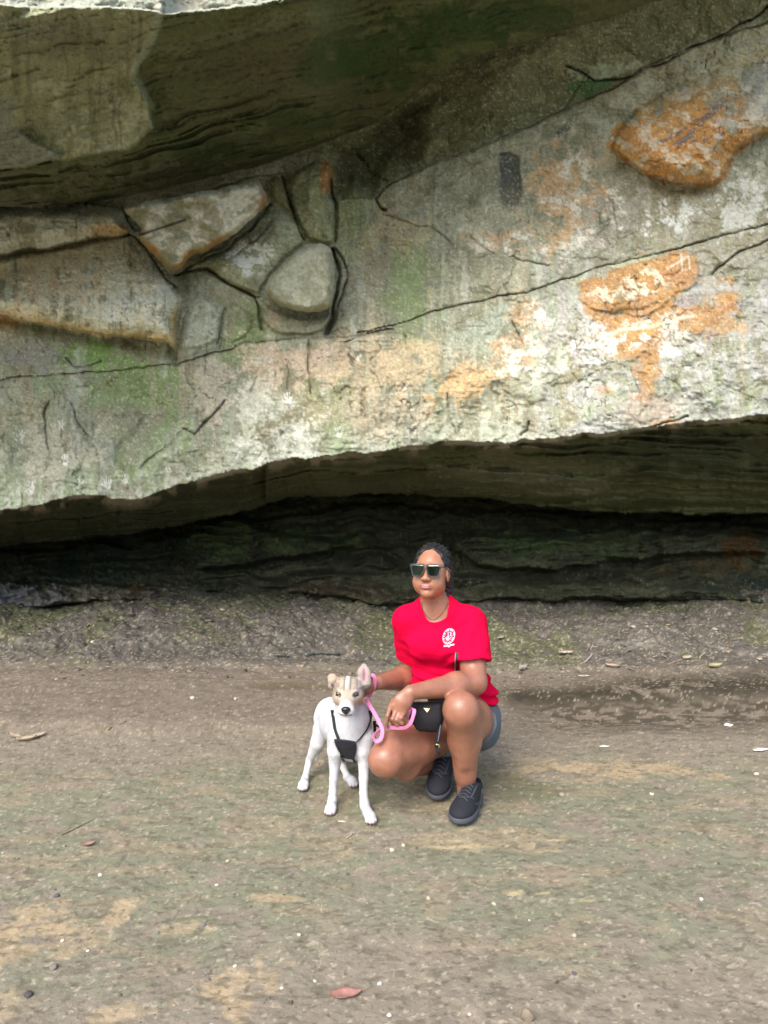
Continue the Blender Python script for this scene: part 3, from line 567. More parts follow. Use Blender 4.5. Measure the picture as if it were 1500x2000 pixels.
# ------------------------------------------------------------------ smooth solid modelling
def fr(o, fwd, up=(0, 0, 1)):                            # local frame: x to the image right, y forward, z up
    f = np.array(fwd, float); f /= np.linalg.norm(f); x = np.cross(up, f)*1.0; x /= np.linalg.norm(x); u = np.cross(f, x)
    return np.array(o, float), np.stack([x, f, u])       # rows are axes
def lw(F_, p): return F_[0]+np.array(p, float)@F_[1]
class Solid:
    def __init__(s, lo, hi, h):
        s.h = h; s.lo = np.array(lo, float); n = np.ceil((np.array(hi)-s.lo)/h).astype(int)+1; s.n = n
        s.f = np.full(n, .2, np.float32); s.ax = [s.lo[i]+h*np.arange(n[i]) for i in range(3)]
    def box(s, lo, hi):
        a = np.clip(np.floor((np.array(lo)-s.lo)/s.h).astype(int), 0, s.n); b = np.clip(np.ceil((np.array(hi)-s.lo)/s.h).astype(int)+1, 0, s.n)
        if (b <= a).any(): return None, None
        g = np.meshgrid(*[s.ax[i][a[i]:b[i]] for i in range(3)], indexing='ij')
        return tuple(slice(a[i], b[i]) for i in range(3)), np.stack(g, -1)
    def mix(s, sl, d, k, sub):
        o = s.f[sl]
        if sub:
            h = np.clip(.5-.5*(o+d)/max(k, 1e-6), 0, 1); s.f[sl] = (o*(1-h)-d*h)+k*h*(1-h)
        else:
            h = np.clip(.5+.5*(o-d)/max(k, 1e-6), 0, 1); s.f[sl] = (o*(1-h)+d*h)-k*h*(1-h)
    def cap(s, a, b, ra, rb=None, k=.02, sub=False, cut=None, flat=None):
        rb = ra if rb is None else rb; a = np.array(a, float); b = np.array(b, float); m = max(ra, rb)+k+.02
        sl, P = s.box(np.minimum(a, b)-m, np.maximum(a, b)+m)
        if sl is None: return s
        ba = b-a; h = np.clip(((P-a)@ba)/(ba@ba+1e-12), 0, 1); q = P-a-h[..., None]*ba
        if flat is not None:                              # flat=(axis, factor): thinner along the axis
            ax = np.array(flat[0], float); ax /= np.linalg.norm(ax); q = q+((q@ax)*(1/flat[1]-1))[..., None]*ax
        d = np.linalg.norm(q, axis=-1)-(ra+(rb-ra)*h)
        if flat is not None: d = d*min(1, flat[1]**.5)
        if cut is not None:
            for c, n in cut: d = np.maximum(d, (P-c)@(np.array(n)/np.linalg.norm(n)))
        s.mix(sl, d, k, sub); return s
    def chain(s, pts, k=.015, **kw):
        for (a, ra), (b, rb) in zip(pts[:-1], pts[1:]): s.cap(a, b, ra, rb, k=k, **kw)
        return s
    def ell(s, c, r, F_=None, k=.02, sub=False, cut=None):
        c = np.array(c, float); r = np.array(r, float); R_ = np.eye(3) if F_ is None else F_[1]
        if F_ is not None: c = lw(F_, c)
        m = r.max()+k+.02; sl, P = s.box(c-m, c+m)
        if sl is None: return s
        q = (P-c)@R_.T; k0 = np.linalg.norm(q/r, axis=-1); k1_ = np.linalg.norm(q/(r*r), axis=-1)+1e-9
        d = k0*(k0-1)/k1_
        if cut is not None:
            for c_, n in cut: d = np.maximum(d, (P-c_)@(np.array(n)/np.linalg.norm(n)))
        s.mix(sl, d, k, sub); return s
    def slab(s, c, half, F_, r=.005, k=.0, sub=False):     # rounded box in a frame
        c = lw(F_, c); half = np.array(half, float); m = np.linalg.norm(half)+k+.02; sl, P = s.box(c-m, c+m)
        if sl is None: return s
        q = np.abs((P-c)@F_[1].T)-half+r; d = np.linalg.norm(np.maximum(q, 0), axis=-1)+np.minimum(q.max(-1), 0)-r
        s.mix(sl, d, k, sub); return s
    def clip(s, c, n):
        g = np.meshgrid(*s.ax, indexing='ij'); n = np.array(n, float); n /= np.linalg.norm(n)
        d = sum((g[i]-c[i])*n[i] for i in range(3)); s.f = np.maximum(s.f, d.astype(np.float32)); return s
    def disp(s, fn, band=.03):
        m = np.abs(s.f) < band; i = np.argwhere(m); P = s.lo+i*s.h; s.f[m] += fn(P).astype(np.float32); return s
    def surf(s):
        f = s.f; ins = f < 0; n = s.n
        corners = [(i, j, k) for i in (0, 1) for j in (0, 1) for k in (0, 1)]
        def sub_(a, c): return a[c[0]:n[0]-1+c[0], c[1]:n[1]-1+c[1], c[2]:n[2]-1+c[2]]
        cnt = np.zeros(n-1, np.int8)
        for c in corners: cnt += sub_(ins, c)
        act = np.argwhere((cnt > 0) & (cnt < 8)); idm = np.full(n-1, -1, np.int32); idm[tuple(act.T)] = np.arange(len(act))
        val = {c: f[act[:, 0]+c[0], act[:, 1]+c[1], act[:, 2]+c[2]].astype(float) for c in corners}
        acc = np.zeros((len(act), 3)); num = np.zeros(len(act))
        for c in corners:
            for ax in range(3):
                if c[ax]: continue
                d = list(c); d[ax] = 1; d = tuple(d); a, b = val[c], val[d]; m = (a < 0) != (b < 0)
                t_ = np.where(m, a/np.where(a-b == 0, 1, a-b), 0); p = np.zeros((len(act), 3)); p[:] = c; p[:, ax] = t_
                acc[m] += p[m]; num[m] += 1
        V = s.lo+(act+acc/num[:, None])*s.h; Fs = []
        for ax in range(3):
            sl0 = [slice(1, n[i]-1) for i in range(3)]; sl0[ax] = slice(0, n[ax]-1); sl1 = list(sl0); sl1[ax] = slice(1, n[ax])
            a, b = ins[tuple(sl0)], ins[tuple(sl1)]; e_ = np.argwhere(a != b); fl = a[tuple(e_.T)]
            base = e_+np.array([0 if i == ax else 1 for i in range(3)])
            u_, v_ = [(1, 2), (2, 0), (0, 1)][ax]; du = np.zeros(3, int); dv = np.zeros(3, int); du[u_] = 1; dv[v_] = 1
            q = np.stack([idm[tuple((base-du-dv).T)], idm[tuple((base-dv).T)], idm[tuple(base.T)], idm[tuple((base-du).T)]], -1)
            q = np.where(fl[:, None], q, q[:, ::-1]); Fs.append(q)
        F_ = np.concatenate(Fs); return V, F_[(F_ >= 0).all(1)]
def relax(V, F_, it=2, w_=.5):
    n = len(V)
    for _ in range(it):
        S = np.zeros((n, 3)); c = np.zeros(n)
        for a in range(4):
            for b in ((a+1) % 4, (a-1) % 4):
                for ax in range(3): S[:, ax] += np.bincount(F_[:, a], V[F_[:, b], ax], n)
                c += np.bincount(F_[:, a], minlength=n)
        V = V*(1-w_)+w_*S/np.maximum(c, 1)[:, None]
    return V
def bvh_of(o):
    me = o.data; return BVHTree.FromPolygons([v.co for v in me.vertices], [p.vertices for p in me.polygons])
def cast(bvh, px, py, off=.003, default=3.1):            # the point of that surface the photograph shows there
    a, b = rays(px, py); d = Vector((float(a), 1, float(b))).normalized()
    h = bvh.ray_cast(Vector((0, 0, CH)), d)
    if h[0] is None: return W(px, py, default), np.array([0, -1, 0.])
    n = h[1] if h[1].dot(d) < 0 else -h[1]
    return np.array(h[0]+n*off), np.array(n)
def smooth_path(P, m=6):
    P = [np.array(p, float) for p in P]; out = []
    Q = [2*P[0]-P[1]]+P+[2*P[-1]-P[-2]]
    for i in range(1, len(Q)-2):
        for t_ in np.arange(m)/m:
            out.append(.5*((2*Q[i])+(Q[i+1]-Q[i-1])*t_+(2*Q[i-1]-5*Q[i]+4*Q[i+1]-Q[i+2])*t_**2+(3*Q[i]-Q[i-1]-3*Q[i+1]+Q[i+2])*t_**3))
    return np.array(out+[P[-1]])
def strip(name, path, wdir, width, thick, mat, parent=None, m=6):   # a flat band with real thickness
    path = smooth_path(path, m); wd = smooth_path(wdir, m) if np.ndim(wdir) == 2 else np.repeat([wdir], len(path), 0)
    T = np.gradient(path, axis=0); T /= np.linalg.norm(T, axis=1)[:, None]+1e-9
    wd = wd-(wd*T).sum(1)[:, None]*T; wd /= np.linalg.norm(wd, axis=1)[:, None]+1e-9; N = np.cross(T, wd)
    V = []; F_ = []
    for i in range(len(path)):
        for a, b in ((-1, -1), (1, -1), (1, 1), (-1, 1)): V.append(path[i]+wd[i]*a*width/2+N[i]*b*thick/2)
    for i in range(len(path)-1):
        for k in range(4): F_.append((i*4+k, i*4+(k+1) % 4, i*4+4+(k+1) % 4, i*4+4+k))
    F_ += [(3, 2, 1, 0), tuple(len(V)-4+k for k in range(4))]
    return mesh_np(name, V, F_, mat, parent, smooth=False)
def tube(name, path, rad, mat, parent=None, m=5, ns=8, closed=False):
    path = smooth_path(path, m) if m > 1 else np.array(path, float); n = len(path)
    r = np.interp(np.linspace(0, 1, n), np.linspace(0, 1, len(rad)), rad) if np.ndim(rad) else np.full(n, rad)
    T = np.gradient(path, axis=0); T /= np.linalg.norm(T, axis=1)[:, None]+1e-9; u_ = np.array([.31, .2, .93]); V = []; F_ = []
    for i in range(n):
        a = np.cross(T[i], u_); a /= np.linalg.norm(a); b = np.cross(T[i], a)
        for k in range(ns): V.append(path[i]+r[i]*(math.cos(2*math.pi*k/ns)*a+math.sin(2*math.pi*k/ns)*b))
    for i in range(n-1):
        for k in range(ns): F_.append((i*ns+k, i*ns+(k+1) % ns, (i+1)*ns+(k+1) % ns, (i+1)*ns+k))
    F_ += [tuple(range(ns))[::-1], tuple((n-1)*ns+k for k in range(ns))]
    return mesh_np(name, V, F_, mat, parent)
def merge(name, parts):                                  # several meshes of one part into one
    vs_, fs, n = [], [], 0
    for o in parts:
        me = o.data; vs_ += [tuple(o.matrix_world @ v.co) if False else tuple(v.co) for v in me.vertices]
        fs += [tuple(i+n for i in p.vertices) for p in me.polygons]; n = len(vs_)
    mat = parts[0].data.materials[0]; par = parts[0].parent; sm_ = parts[0].data.polygons[0].use_smooth
    for o in parts: bpy.data.objects.remove(o)
    return mesh_np(name, vs_, fs, mat, par, smooth=sm_)
def root(name, label, cat, group=None):
    o = bpy.data.objects.new(name, None); C.objects.link(o); o.empty_display_size = .1; return tag(o, label, cat, group)

# ------------------------------------------------------------------ the crouching woman
SKIN = material('skin', rough=.36, spec=.55, sss=.12, bumps=((220, .0015, .25, (1, 1, 1)),), var=.16, vscale=26)
HAIR = material('hair', (.010, .010, .013), rough=.42, spec=.5, bumps=((60, .006, .8, (1, .25, .6)),))
RED = material('red_cotton', (.64, .002, .042), rough=.9, spec=.06, bumps=((420, .001, .4, (1, 1, 1)),))
DENIM = material('grey_denim', (.125, .15, .175), rough=.9, spec=.2, bumps=((300, .002, .5, (1, 1, 3)),), var=.15, vscale=120)
BLACKC = material('black_cloth', (.012, .012, .015), rough=.75, spec=.3, bumps=((200, .002, .5, (1, 1, 1)),))
SHOE = material('dark_mesh_fabric', (.018, .020, .028), rough=.8, spec=.3, var=.25, vscale=300, bumps=((500, .001, .6, (1, 1, 1)),))
SHOE2 = material('slate_trim', (.048, .053, .066), rough=.6, spec=.4)
SOLE = material('slate_rubber', (.070, .076, .094), rough=.7, spec=.35, var=.12, vscale=60)
GOLD = material('gold_metal', (.75, .60, .28), rough=.3, metal=1)
woman = root('person', 'crouching person in red t-shirt and mirrored sunglasses beside the dog', 'person')
HF = fr(W(843, 1117, 3.27), (-.31, -.95, .17))           # head frame
hl = lambda *p: lw(HF, p)
pel = W(905, 1400, 3.44); hL = W(930, 1418, 3.36); hR = W(872, 1424, 3.36)
kL = W(901, 1388, 2.98); aL = W(911, 1543, 3.13); kR = W(755, 1481, 3.0); aR = W(868, 1484, 3.46)
waist = W(888, 1345, 3.40); rib = W(864, 1272, 3.34); chest = W(856, 1232, 3.31); nb = W(850, 1186, 3.31)
sR = W(796, 1212, 3.30); sL = W(917, 1216, 3.30); eR = W(806, 1322, 3.42); wR = W(738, 1333, 3.16)
eL_ = W(926, 1332, 3.13); wL = W(803, 1352, 2.96)
B = Solid((-.32, 2.72, -.01), (.60, 3.72, 1.16), .0037)
B.ell(pel, (.165, .125, .125), k=.03).cap(pel, waist, .125, .12, k=.04, flat=((0, 1, 0), .85)).cap(waist, rib, .122, .115, k=.04, flat=((0, 1, 0), .8))
B.cap(rib, chest, .115, .11, k=.04, flat=((0, 1, 0), .8)).cap(chest, nb, .10, .06, k=.04, flat=((0, 1, 0), .7))
B.cap(sR, nb, .05, .05, k=.04).cap(sL, nb, .05, .05, k=.04)
B.cap(nb, hl(0, -.015, -.06), .056, .052, k=.03)
# legs
B.cap(hL, lerp(hL, kL, .55), .105, .094, k=.04).cap(lerp(hL, kL, .55), kL, .092, .066, k=.03)
B.ell(kL+np.array([-.004, -.012, .014]), (.060, .055, .062), k=.03)
B.cap(kL, lerp(kL, aL, .40)+np.array([.008, .035, 0]), .066, .067, k=.035).cap(lerp(kL, aL, .40)+np.array([.008, .035, 0]), lerp(kL, aL, .78), .067, .046, k=.03).cap(lerp(kL, aL, .7), aL+[0, 0, -.04], .043, .036, k=.02)
B.cap(kL+[.0, -.02, 0], lerp(kL, aL, .6)+[0, -.022, 0], .036, .030, k=.03)
B.cap(hR, lerp(hR, kR, .55), .100, .092, k=.04).cap(lerp(hR, kR, .55), kR, .090, .073, k=.03)
B.ell(kR+np.array([-.006, -.022, -.004]), (.062, .050, .060), k=.03)
B.cap(W(766, 1453, 3.03), W(805, 1453, 3.13), .056, .078, k=.03)
ca = lerp(kR, aR, .30)+np.array([.0, -.02, -.018])
B.cap(kR, ca, .055, .062, k=.025).cap(ca, lerp(kR, aR, .7)+[0, 0, -.02], .060, .046, k=.025).cap(lerp(kR, aR, .7)+[0, 0, -.02], aR, .046, .040, k=.02)
# arms
B.cap(sR, lerp(sR, eR, .5), .057, .055, k=.03).cap(lerp(sR, eR, .5), eR, .055, .050, k=.02).cap(eR, lerp(eR, wR, .35), .052, .053, k=.02).cap(lerp(eR, wR, .35), wR, .052, .031, k=.02)
B.cap(sL, lerp(sL, eL_, .5), .058, .060, k=.02).cap(lerp(sL, eL_, .5), eL_, .060, .053, k=.02).cap(eL_, lerp(eL_, wL, .3), .053, .053, k=.02).cap(lerp(eL_, wL, .3), wL, .052, .0295, k=.02)
# left hand hanging from the wrist, fingers holding the leash
def hand_(palm, fingers, thumb, nrm, rp_=.017, fl=.45):
    for a, b, ra, rb in palm: B.cap(a, b, ra, rb, k=.012, flat=(nrm, fl+.15))
    for pts, r0 in fingers: B.chain([(p, r0*(1-.11*i)) for i, p in enumerate(pts)], k=.005)
    B.chain([(p, .0105*(1-.1*i)) for i, p in enumerate(thumb)], k=.008)
Wd_ = lambda l: [W(*p) for p in l]
nl = (.3, -1, .2)
hand_([(wL, W(781, 1366, 2.935), .027, .024), (W(798, 1356, 2.95), W(790, 1372, 2.93), .024, .026), (W(790, 1362, 2.94), W(772, 1378, 2.93), .024, .019), (W(790, 1372, 2.93), W(776, 1392, 2.925), .024, .016), (W(796, 1366, 2.94), W(788, 1392, 2.925), .022, .015)],
      [(Wd_([(764, 1376, 2.935), (757, 1398, 2.92), (755, 1412, 2.925), (755, 1424, 2.935)]), .0098),
       (Wd_([(773, 1388, 2.925), (767, 1404, 2.905), (776, 1416, 2.915), (787, 1417, 2.94)]), .0098),
       (Wd_([(782, 1390, 2.925), (775, 1406, 2.905), (785, 1413, 2.91), (791, 1414, 2.93)]), .0094),
       (Wd_([(789, 1389, 2.93), (784, 1402, 2.91), (792, 1407, 2.93), (797, 1402, 2.95)]), .0086)],
      Wd_([(768, 1368, 2.95), (761, 1386, 2.955), (764, 1404, 2.965), (768, 1416, 2.97)]), nl)
# right hand behind the dog's ear
hand_([(wR, W(722, 1336, 3.11), .026, .022), (wR, W(718, 1344, 3.11), .025, .022), (wR, W(716, 1350, 3.12), .022, .018)],
      [(Wd_([(716, 1336, 3.10), (706, 1334, 3.09), (700, 1338, 3.085)]), .0095), (Wd_([(714, 1343, 3.10), (704, 1344, 3.09), (697, 1350, 3.08)]), .0095),
       (Wd_([(714, 1350, 3.11), (704, 1354, 3.10), (698, 1360, 3.09)]), .0092), (Wd_([(714, 1356, 3.12), (706, 1362, 3.11), (702, 1368, 3.10)]), .0085)],
      Wd_([(724, 1328, 3.12), (716, 1322, 3.10), (708, 1320, 3.09)]), (.2, -.6, .8))
# head
B.ell((0, -.022, .034), (.073, .090, .084), HF, k=.02).ell((0, .028, -.018), (.068, .062, .088), HF, k=.02).ell((0, .030, -.068), (.054, .052, .045), HF, k=.02)
B.ell((0, .068, -.098), (.024, .020, .018), HF, k=.02)
for s_ in (-1, 1):
    B.ell((s_*.036, .056, -.046), (.033, .029, .032), HF, k=.02); B.ell((s_*.050, .018, -.064), (.016, .036, .028), HF, k=.02)
    B.ell((s_*.030, .096, .004), (.018, .014, .011), HF, k=.012, sub=True); B.ell((s_*.030, .080, .004), (.0125, .0125, .0125), HF, k=.004)
    B.cap(hl(s_*.012, .084, .022), hl(s_*.045, .072, .020), .009, .007, k=.014)
    B.ell((s_*.0145, .100, -.036), (.0090, .010, .0085), HF, k=.006); B.ell((s_*.007, .108, -.044), (.0034, .005, .004), HF, k=.003, sub=True)
    B.ell((s_*.074, -.006, -.012), (.008, .018, .031), HF, k=.006); B.ell((s_*.082, -.002, -.010), (.006, .009, .018), HF, k=.004, sub=True)
B.cap(hl(0, .082, .014), hl(0, .105, -.030), .0085, .0105, k=.012).ell((0, .108, -.034), (.0115, .010, .009), HF, k=.006)
B.ell((0, .088, -.066), (.026, .012, .014), HF, k=.012)
B.ell((-.008, .098, -.0620), (.015, .0072, .0048), HF, k=.005).ell((.008, .098, -.0620), (.015, .0072, .0048), HF, k=.005).ell((0, .0965, -.0715), (.019, .0085, .0062), HF, k=.004)
B.cap(hl(-.023, .095, -.0665), hl(.023, .095, -.0665), .0018, k=.003, sub=True); B.cap(hl(-.012, .090, -.081), hl(.012, .090, -.081), .003, k=.008, sub=True)
V, F_ = B.surf(); V = relax(V, F_, 1, .4)
q = (V-HF[0])@HF[1].T
cc = np.empty((len(V), 3)); cc[:] = (.325, .145, .092)
nzz = fb(V[:, 0]*14, V[:, 1]*14, V[:, 2]*14, o=3, s=501); cc *= (1+.07*nzz)[:, None]
def tint(m, c, op=1.0):
    global cc
    m = np.clip(m*op, 0, 1)[:, None]; cc = cc*(1-m)+np.array(c)*m
tint((q[:, 2] > -.13)*(np.abs(q[:, 0]) < .09)*(q[:, 1] > -.1)*(q[:, 2] < .13), (.40, .185, .105), .7)
lip = sm((1-np.hypot(q[:, 0]/.0255, (q[:, 2]+.0675)/.0115))/.25)*(q[:, 1] > .075); tint(lip, (.52, .21, .22), .9)
tint(sm((.0022-np.abs(q[:, 2]+.0668))/.0015)*(np.abs(q[:, 0]) < .024)*(q[:, 1] > .08), (.14, .05, .045), .8)
tint(sm((1-np.hypot((np.abs(q[:, 0])-.030)/.020, (q[:, 2]-.028)/.004))/.3)*(q[:, 1] > .05), (.03, .02, .015), .8)
for k_ in (kL, kR): tint(sm((.09-np.linalg.norm(V-k_, axis=1))/.06), (.30, .125, .068), .35)
for p in ((755, 1424, 2.935), (787, 1417, 2.94)): tint(sm((.009-np.linalg.norm(V-(W(*p)+[0, -.006, 0]), axis=1))/.003), (.50, .30, .24), .8)
body = mesh_np('body', V, F_, SKIN, woman, col=cc)
# t-shirt
S = Solid((-.10, 2.98, .30), (.60, 3.66, 1.0), .0042); o_ = .013
S.cap(W(912, 1362, 3.43), waist+[-.01, 0, 0], .140+.0, .145, k=.05, flat=((0, 1, 0), .86)).cap(waist+[-.012, 0, 0], rib+[-.008, 0, 0], .145, .134, k=.04, flat=((0, 1, 0), .80)).cap(rib, chest, .124, .122, k=.04, flat=((0, 1, 0), .84))
S.cap(chest, nb, .112, .070, k=.04, flat=((0, 1, 0), .75)).cap(sR, nb, .058, .058, k=.05).cap(sL, nb, .060, .058, k=.05)
S.ell(W(828, 1262, 3.235), (.075, .05, .065), k=.05).ell(W(878, 1262, 3.235), (.075, .05, .065), k=.05)
S.ell(W(852, 1325, 3.30), (.115, .075, .05), k=.04)
cR, cL = lerp(sR, eR, .66), lerp(sL, eL_, .66)
dR, dL_ = (eR-sR)/np.linalg.norm(eR-sR), (eL_-sL)/np.linalg.norm(eL_-sL)
dRc = dR*.8+np.array([-.25, 0, -.5]); dLc = dL_*.6+np.array([0, 0, -.5])
S.cap(sR, cR+dR*.05, .064, .068, k=.035, cut=[(cR, dRc)]).cap(sL, cL+dL_*.05, .075, .085, k=.035, cut=[(cL, dLc)])
S.cap(lerp(sR, eR, .5), eR, .050, .054, k=.004, sub=True) if False else None
S.cap(cR-dR*.03, cR+dR*.1, .056, .068, k=.004, sub=True); S.cap(cL+dL_*.012, cL+dL_*.1, .056, .076, k=.004, sub=True)
S.cap(W(851, 1197, 3.26), W(848, 1150, 3.27), .052, .078, k=.006, sub=True)
S.cap(W(852, 1198, 3.20), W(850, 1160, 3.16), .040, .07, k=.010, sub=True)
def fold(P):
    x_, y_, z_ = P.T; d = .0026*fb(x_*9, y_*9, z_*20, o=3, s=511)+.0065*fb(x_*6+z_*3, y_*4, z_*4-x_*3, o=3, s=513)
    ar = np.linalg.norm((P-W(905, 1262, 3.2))*[1, .4, 1], axis=1); d += .0060*np.sin((x_-.2)*60-(z_)*95+3*vn(x_*12, z_*12, s=3))*sm((.15-ar)/.12)
    ar = np.linalg.norm((P-W(792, 1285, 3.2))*[1, .4, 1], axis=1); d += .0018*np.sin((z_)*120+x_*40+2*vn(x_*14, z_*14, s=5))*sm((.11-ar)/.08)
    d *= 1-.6*sm((.03-np.abs((P-cL)@dL_))/.02)*sm((x_-.28)/.03)
    b = sm((.585-z_)/.07); d += .0075*np.sin(z_*110+x_*30+3*vn(x_*9, z_*14, s=9))*b
    return d
S.disp(fold)
for a, n_ in ((cR, dRc), (cL, dLc)): pass
hem = W(905, 1366, 3.4); S.clip(hem, (-.22, -.30, -1))
V, F_ = S.surf(); V = relax(V, F_, 1, .5); shirt = mesh_np('tshirt', V, F_, RED, woman)
shv = bvh_of(shirt)
# collar rib and stitched hems
ring = []
for px, py in ((818, 1182), (817.5, 1193), (822, 1204), (831, 1213), (843, 1218), (857, 1217), (871, 1210), (882, 1198), (888, 1186)): ring.append(cast(shv, px, py, .0012, 3.25)[0])
rw = [np.array([850-px, 0, (1186-py)])*[-1, 0, 1] for px, py in ((818, 1182), (817.5, 1193), (822, 1204), (831, 1213), (843, 1218), (857, 1217), (871, 1210), (882, 1198), (888, 1186))]
strip('collar', ring, [v/np.linalg.norm(v) for v in rw], .012, .0022, RED, shirt)
def on_shirt(px, py, off=.0012): return cast(shv, px, py, off, 3.2)
def decal(name, cx, cy, shape_fn, mat, parent, n=40, off=.0016, bv=None):   # printed shape laid on the cloth
    g = np.linspace(-1, 1, n); U, Vv = np.meshgrid(g, g); keep = shape_fn(U, Vv); ids = np.full(U.shape, -1); P = []; N_ = []
    for i in range(n):
        for j in range(n):
            px, py = cx(U[i, j], Vv[i, j]) if callable(cx) else (0, 0)
            p, nn = cast(bv or shv, px, py, off, 3.2); ids[i, j] = len(P); P.append(p); N_.append(nn)
    F_ = [(ids[i, j], ids[i+1, j], ids[i+1, j+1], ids[i, j+1]) for i in range(n-1) for j in range(n-1) if keep[i, j] and keep[i+1, j] and keep[i+1, j+1] and keep[i, j+1]]
    us_ = sorted({a for f in F_ for a in f}); mp = {a: i for i, a in enumerate(us_)}
    return mesh_np(name, [P[a] for a in us_], [tuple(mp[a] for a in f) for f in F_], mat, parent)
PRINT = material('pale_print', (.80, .55, .68), rough=.8)
def em(U, V_):
    r = np.hypot(U, V_); a = np.arctan2(V_, U); k = (r < 1)
    k &= ~((r > .56) & (r < .64)); let = (r > .70) & (r < .86) & (np.sin(a*15)+.5*np.sin(a*8+1) > .55); k &= ~let
    inn = (r < .5) & (vn(U*7+3, V_*7, s=77) > .22); k &= ~inn; return k
mapc = lambda u_, v_: (876.5+12.6*u_+1.8*-v_, 1243+16*v_-1.5*u_)
decal('emblem', mapc, None, em, PRINT, shirt, n=44)
decal('emblem_banner', lambda u_, v_: (877+10.5*u_, 1260.5-1.6*u_+3.4*v_), None, lambda U, V_: ((np.abs(V_) < .5+.0*U) & ~(np.abs(U) < .06)) | ((np.abs(U) < .25) & (V_ > 0)), PRINT, shirt, n=26)
# shorts and belt
T = Solid((.05, 3.0, .08), (.62, 3.68, .60), .0045)
T.ell(pel, (.178, .138, .135), k=.03).cap(pel, waist, .138, .125, k=.03, flat=((0, 1, 0), .87))
T.cap(hL, lerp(hL, kL, .42), .114, .108, k=.03, cut=[(lerp(hL, kL, .30), (kL-hL)+np.array([-.05, 0, .1]))]).cap(hR, lerp(hR, kR, .4), .108, .102, k=.03, cut=[(lerp(hR, kR, .22), kR-hR)])
T.ell(W(882, 1452, 3.30), (.055, .07, .045), k=.03); T.clip(W(905, 1372, 3.4), (.1, .1, 1)); T.disp(lambda P: .003*fb(P[:, 0]*20, P[:, 1]*20, P[:, 2]*20, o=3, s=521))
V, F_ = T.surf(); V = relax(V, F_, 1, .5); mesh_np('shorts', V, F_, DENIM, woman)
T = Solid((.05, 3.15, .35), (.62, 3.68, .56), .0045)
T.cap(pel, waist, .148, .136, k=.03, flat=((0, 1, 0), .90)); T.clip(W(905, 1360, 3.4), (.1, .1, 1)); T.clip(W(905, 1378, 3.4), (-.1, -.1, -1))
V, F_ = T.surf(); mesh_np('waistband', V, F_, BLACKC, woman)
# hair: parted, pulled back in twists to a low bun
Hh = Solid(HF[0]-[.16, .15, .20], HF[0]+[.20, .22, .16], .0028)
Hh.ell((0, -.026, .040), (.083, .098, .088), HF, k=.01).ell((.05, -.085, -.055), (.036, .032, .05), HF, k=.03).ell((.050, -.075, -.10), (.024, .026, .05), HF, k=.02)
Hh.ell((-.068, .0, -.015), (.022, .03, .055), HF, k=.02).ell((.06, -.045, -.01), (.028, .034, .055), HF, k=.02)
Hh.ell((0, .064, .005), (.0655, .072, .098), HF, k=.010, sub=True); Hh.ell((0, .07, -.06), (.10, .085, .07), HF, k=.012, sub=True)
Hh.ell((.078, .010, -.010), (.022, .030, .036), HF, k=.008, sub=True)
def hd(P):
    q_ = (P-HF[0])@HF[1].T; ang = np.arctan2(q_[:, 0], q_[:, 2]+.05); return .0034*np.abs(np.sin(ang*13+12*q_[:, 1]))-.0017+.0015*fb(q_[:, 0]*60, q_[:, 1]*30, q_[:, 2]*60, o=2, s=5)
Hh.disp(hd, .02); V, F_ = Hh.surf(); hair = mesh_np('hair', V, F_, HAIR, woman)
for i in range(13):
    a = math.radians(-84+14*i); t0 = 46+26*abs(math.sin(a)); P = []
    for t_ in np.linspace(t0, 158, 9):
        t_ = math.radians(t_); a2 = a+.06*math.sin(t_*5+i); P.append(hl(.0835*math.sin(t_)*math.sin(a2), -.026+.0985*math.cos(t_), .040+.0885*math.sin(t_)*math.cos(a2)))
    tube('braid', P, [.0034, .0052, .0056, .0052, .0042], HAIR, hair, ns=7)
# sunglasses
LENS = material('mirror_lens', (.20, .23, .225), rough=.04, metal=1); FRAME = material('smoke_frame', (.045, .05, .055), rough=.3, spec=.6)
glasses = bpy.data.objects.new('sunglasses', None); C.objects.link(glasses); glasses.parent = woman
def gl(x_, z_, o=0): return hl(x_*.91, .1085+o-1.9*x_*x_*.83+.06*z_, z_*.93+.001)
def plate(name, poly, off, th, mat, n=10):
    P = np.array(poly); cxy = P.mean(0); rings = []; V = []; F_ = []; m = 0
    dense = []
    for i in range(len(P)):
        for t_ in np.arange(5)/5: dense.append(lerp(P[i], P[(i+1) % len(P)], t_))
    dense = np.array(dense); K = len(dense)
    for o_s in (off, off-th):
        for r in np.linspace(1, .12, 7):
            for p in cxy+(dense-cxy)*r: V.append(gl(p[0], p[1], o_s))
        V.append(gl(cxy[0], cxy[1], o_s))
    n1_ = 7*K+1
    for b_, sg in ((0, 1), (n1_, -1)):
        for r in range(6):
            for k in range(K):
                f = (b_+r*K+k, b_+r*K+(k+1) % K, b_+(r+1)*K+(k+1) % K, b_+(r+1)*K+k); F_.append(f[::sg])
        for k in range(K): F_.append((b_+6*K+k, b_+6*K+(k+1) % K, b_+7*K)[::sg])
    for k in range(K): F_.append((k, n1_+k, n1_+(k+1) % K, (k+1) % K))
    return mesh_np(name, V, F_, mat, glasses)
for s_ in (-1, 1):
    lp = [(s_*.006, .024), (s_*.070, .027), (s_*.072, .020), (s_*.062, -.018), (s_*.054, -.025), (s_*.024, -.026), (s_*.014, -.014), (s_*.008, .004)]
    plate('lens', lp, .006, .002, LENS)
    tube('temple', [gl(s_*.071, .020, .002), hl(s_*.077, .070, .018), hl(s_*.079, .02, .010), hl(s_*.079, -.012, .004)], .0028, FRAME, glasses)
parts_ = []
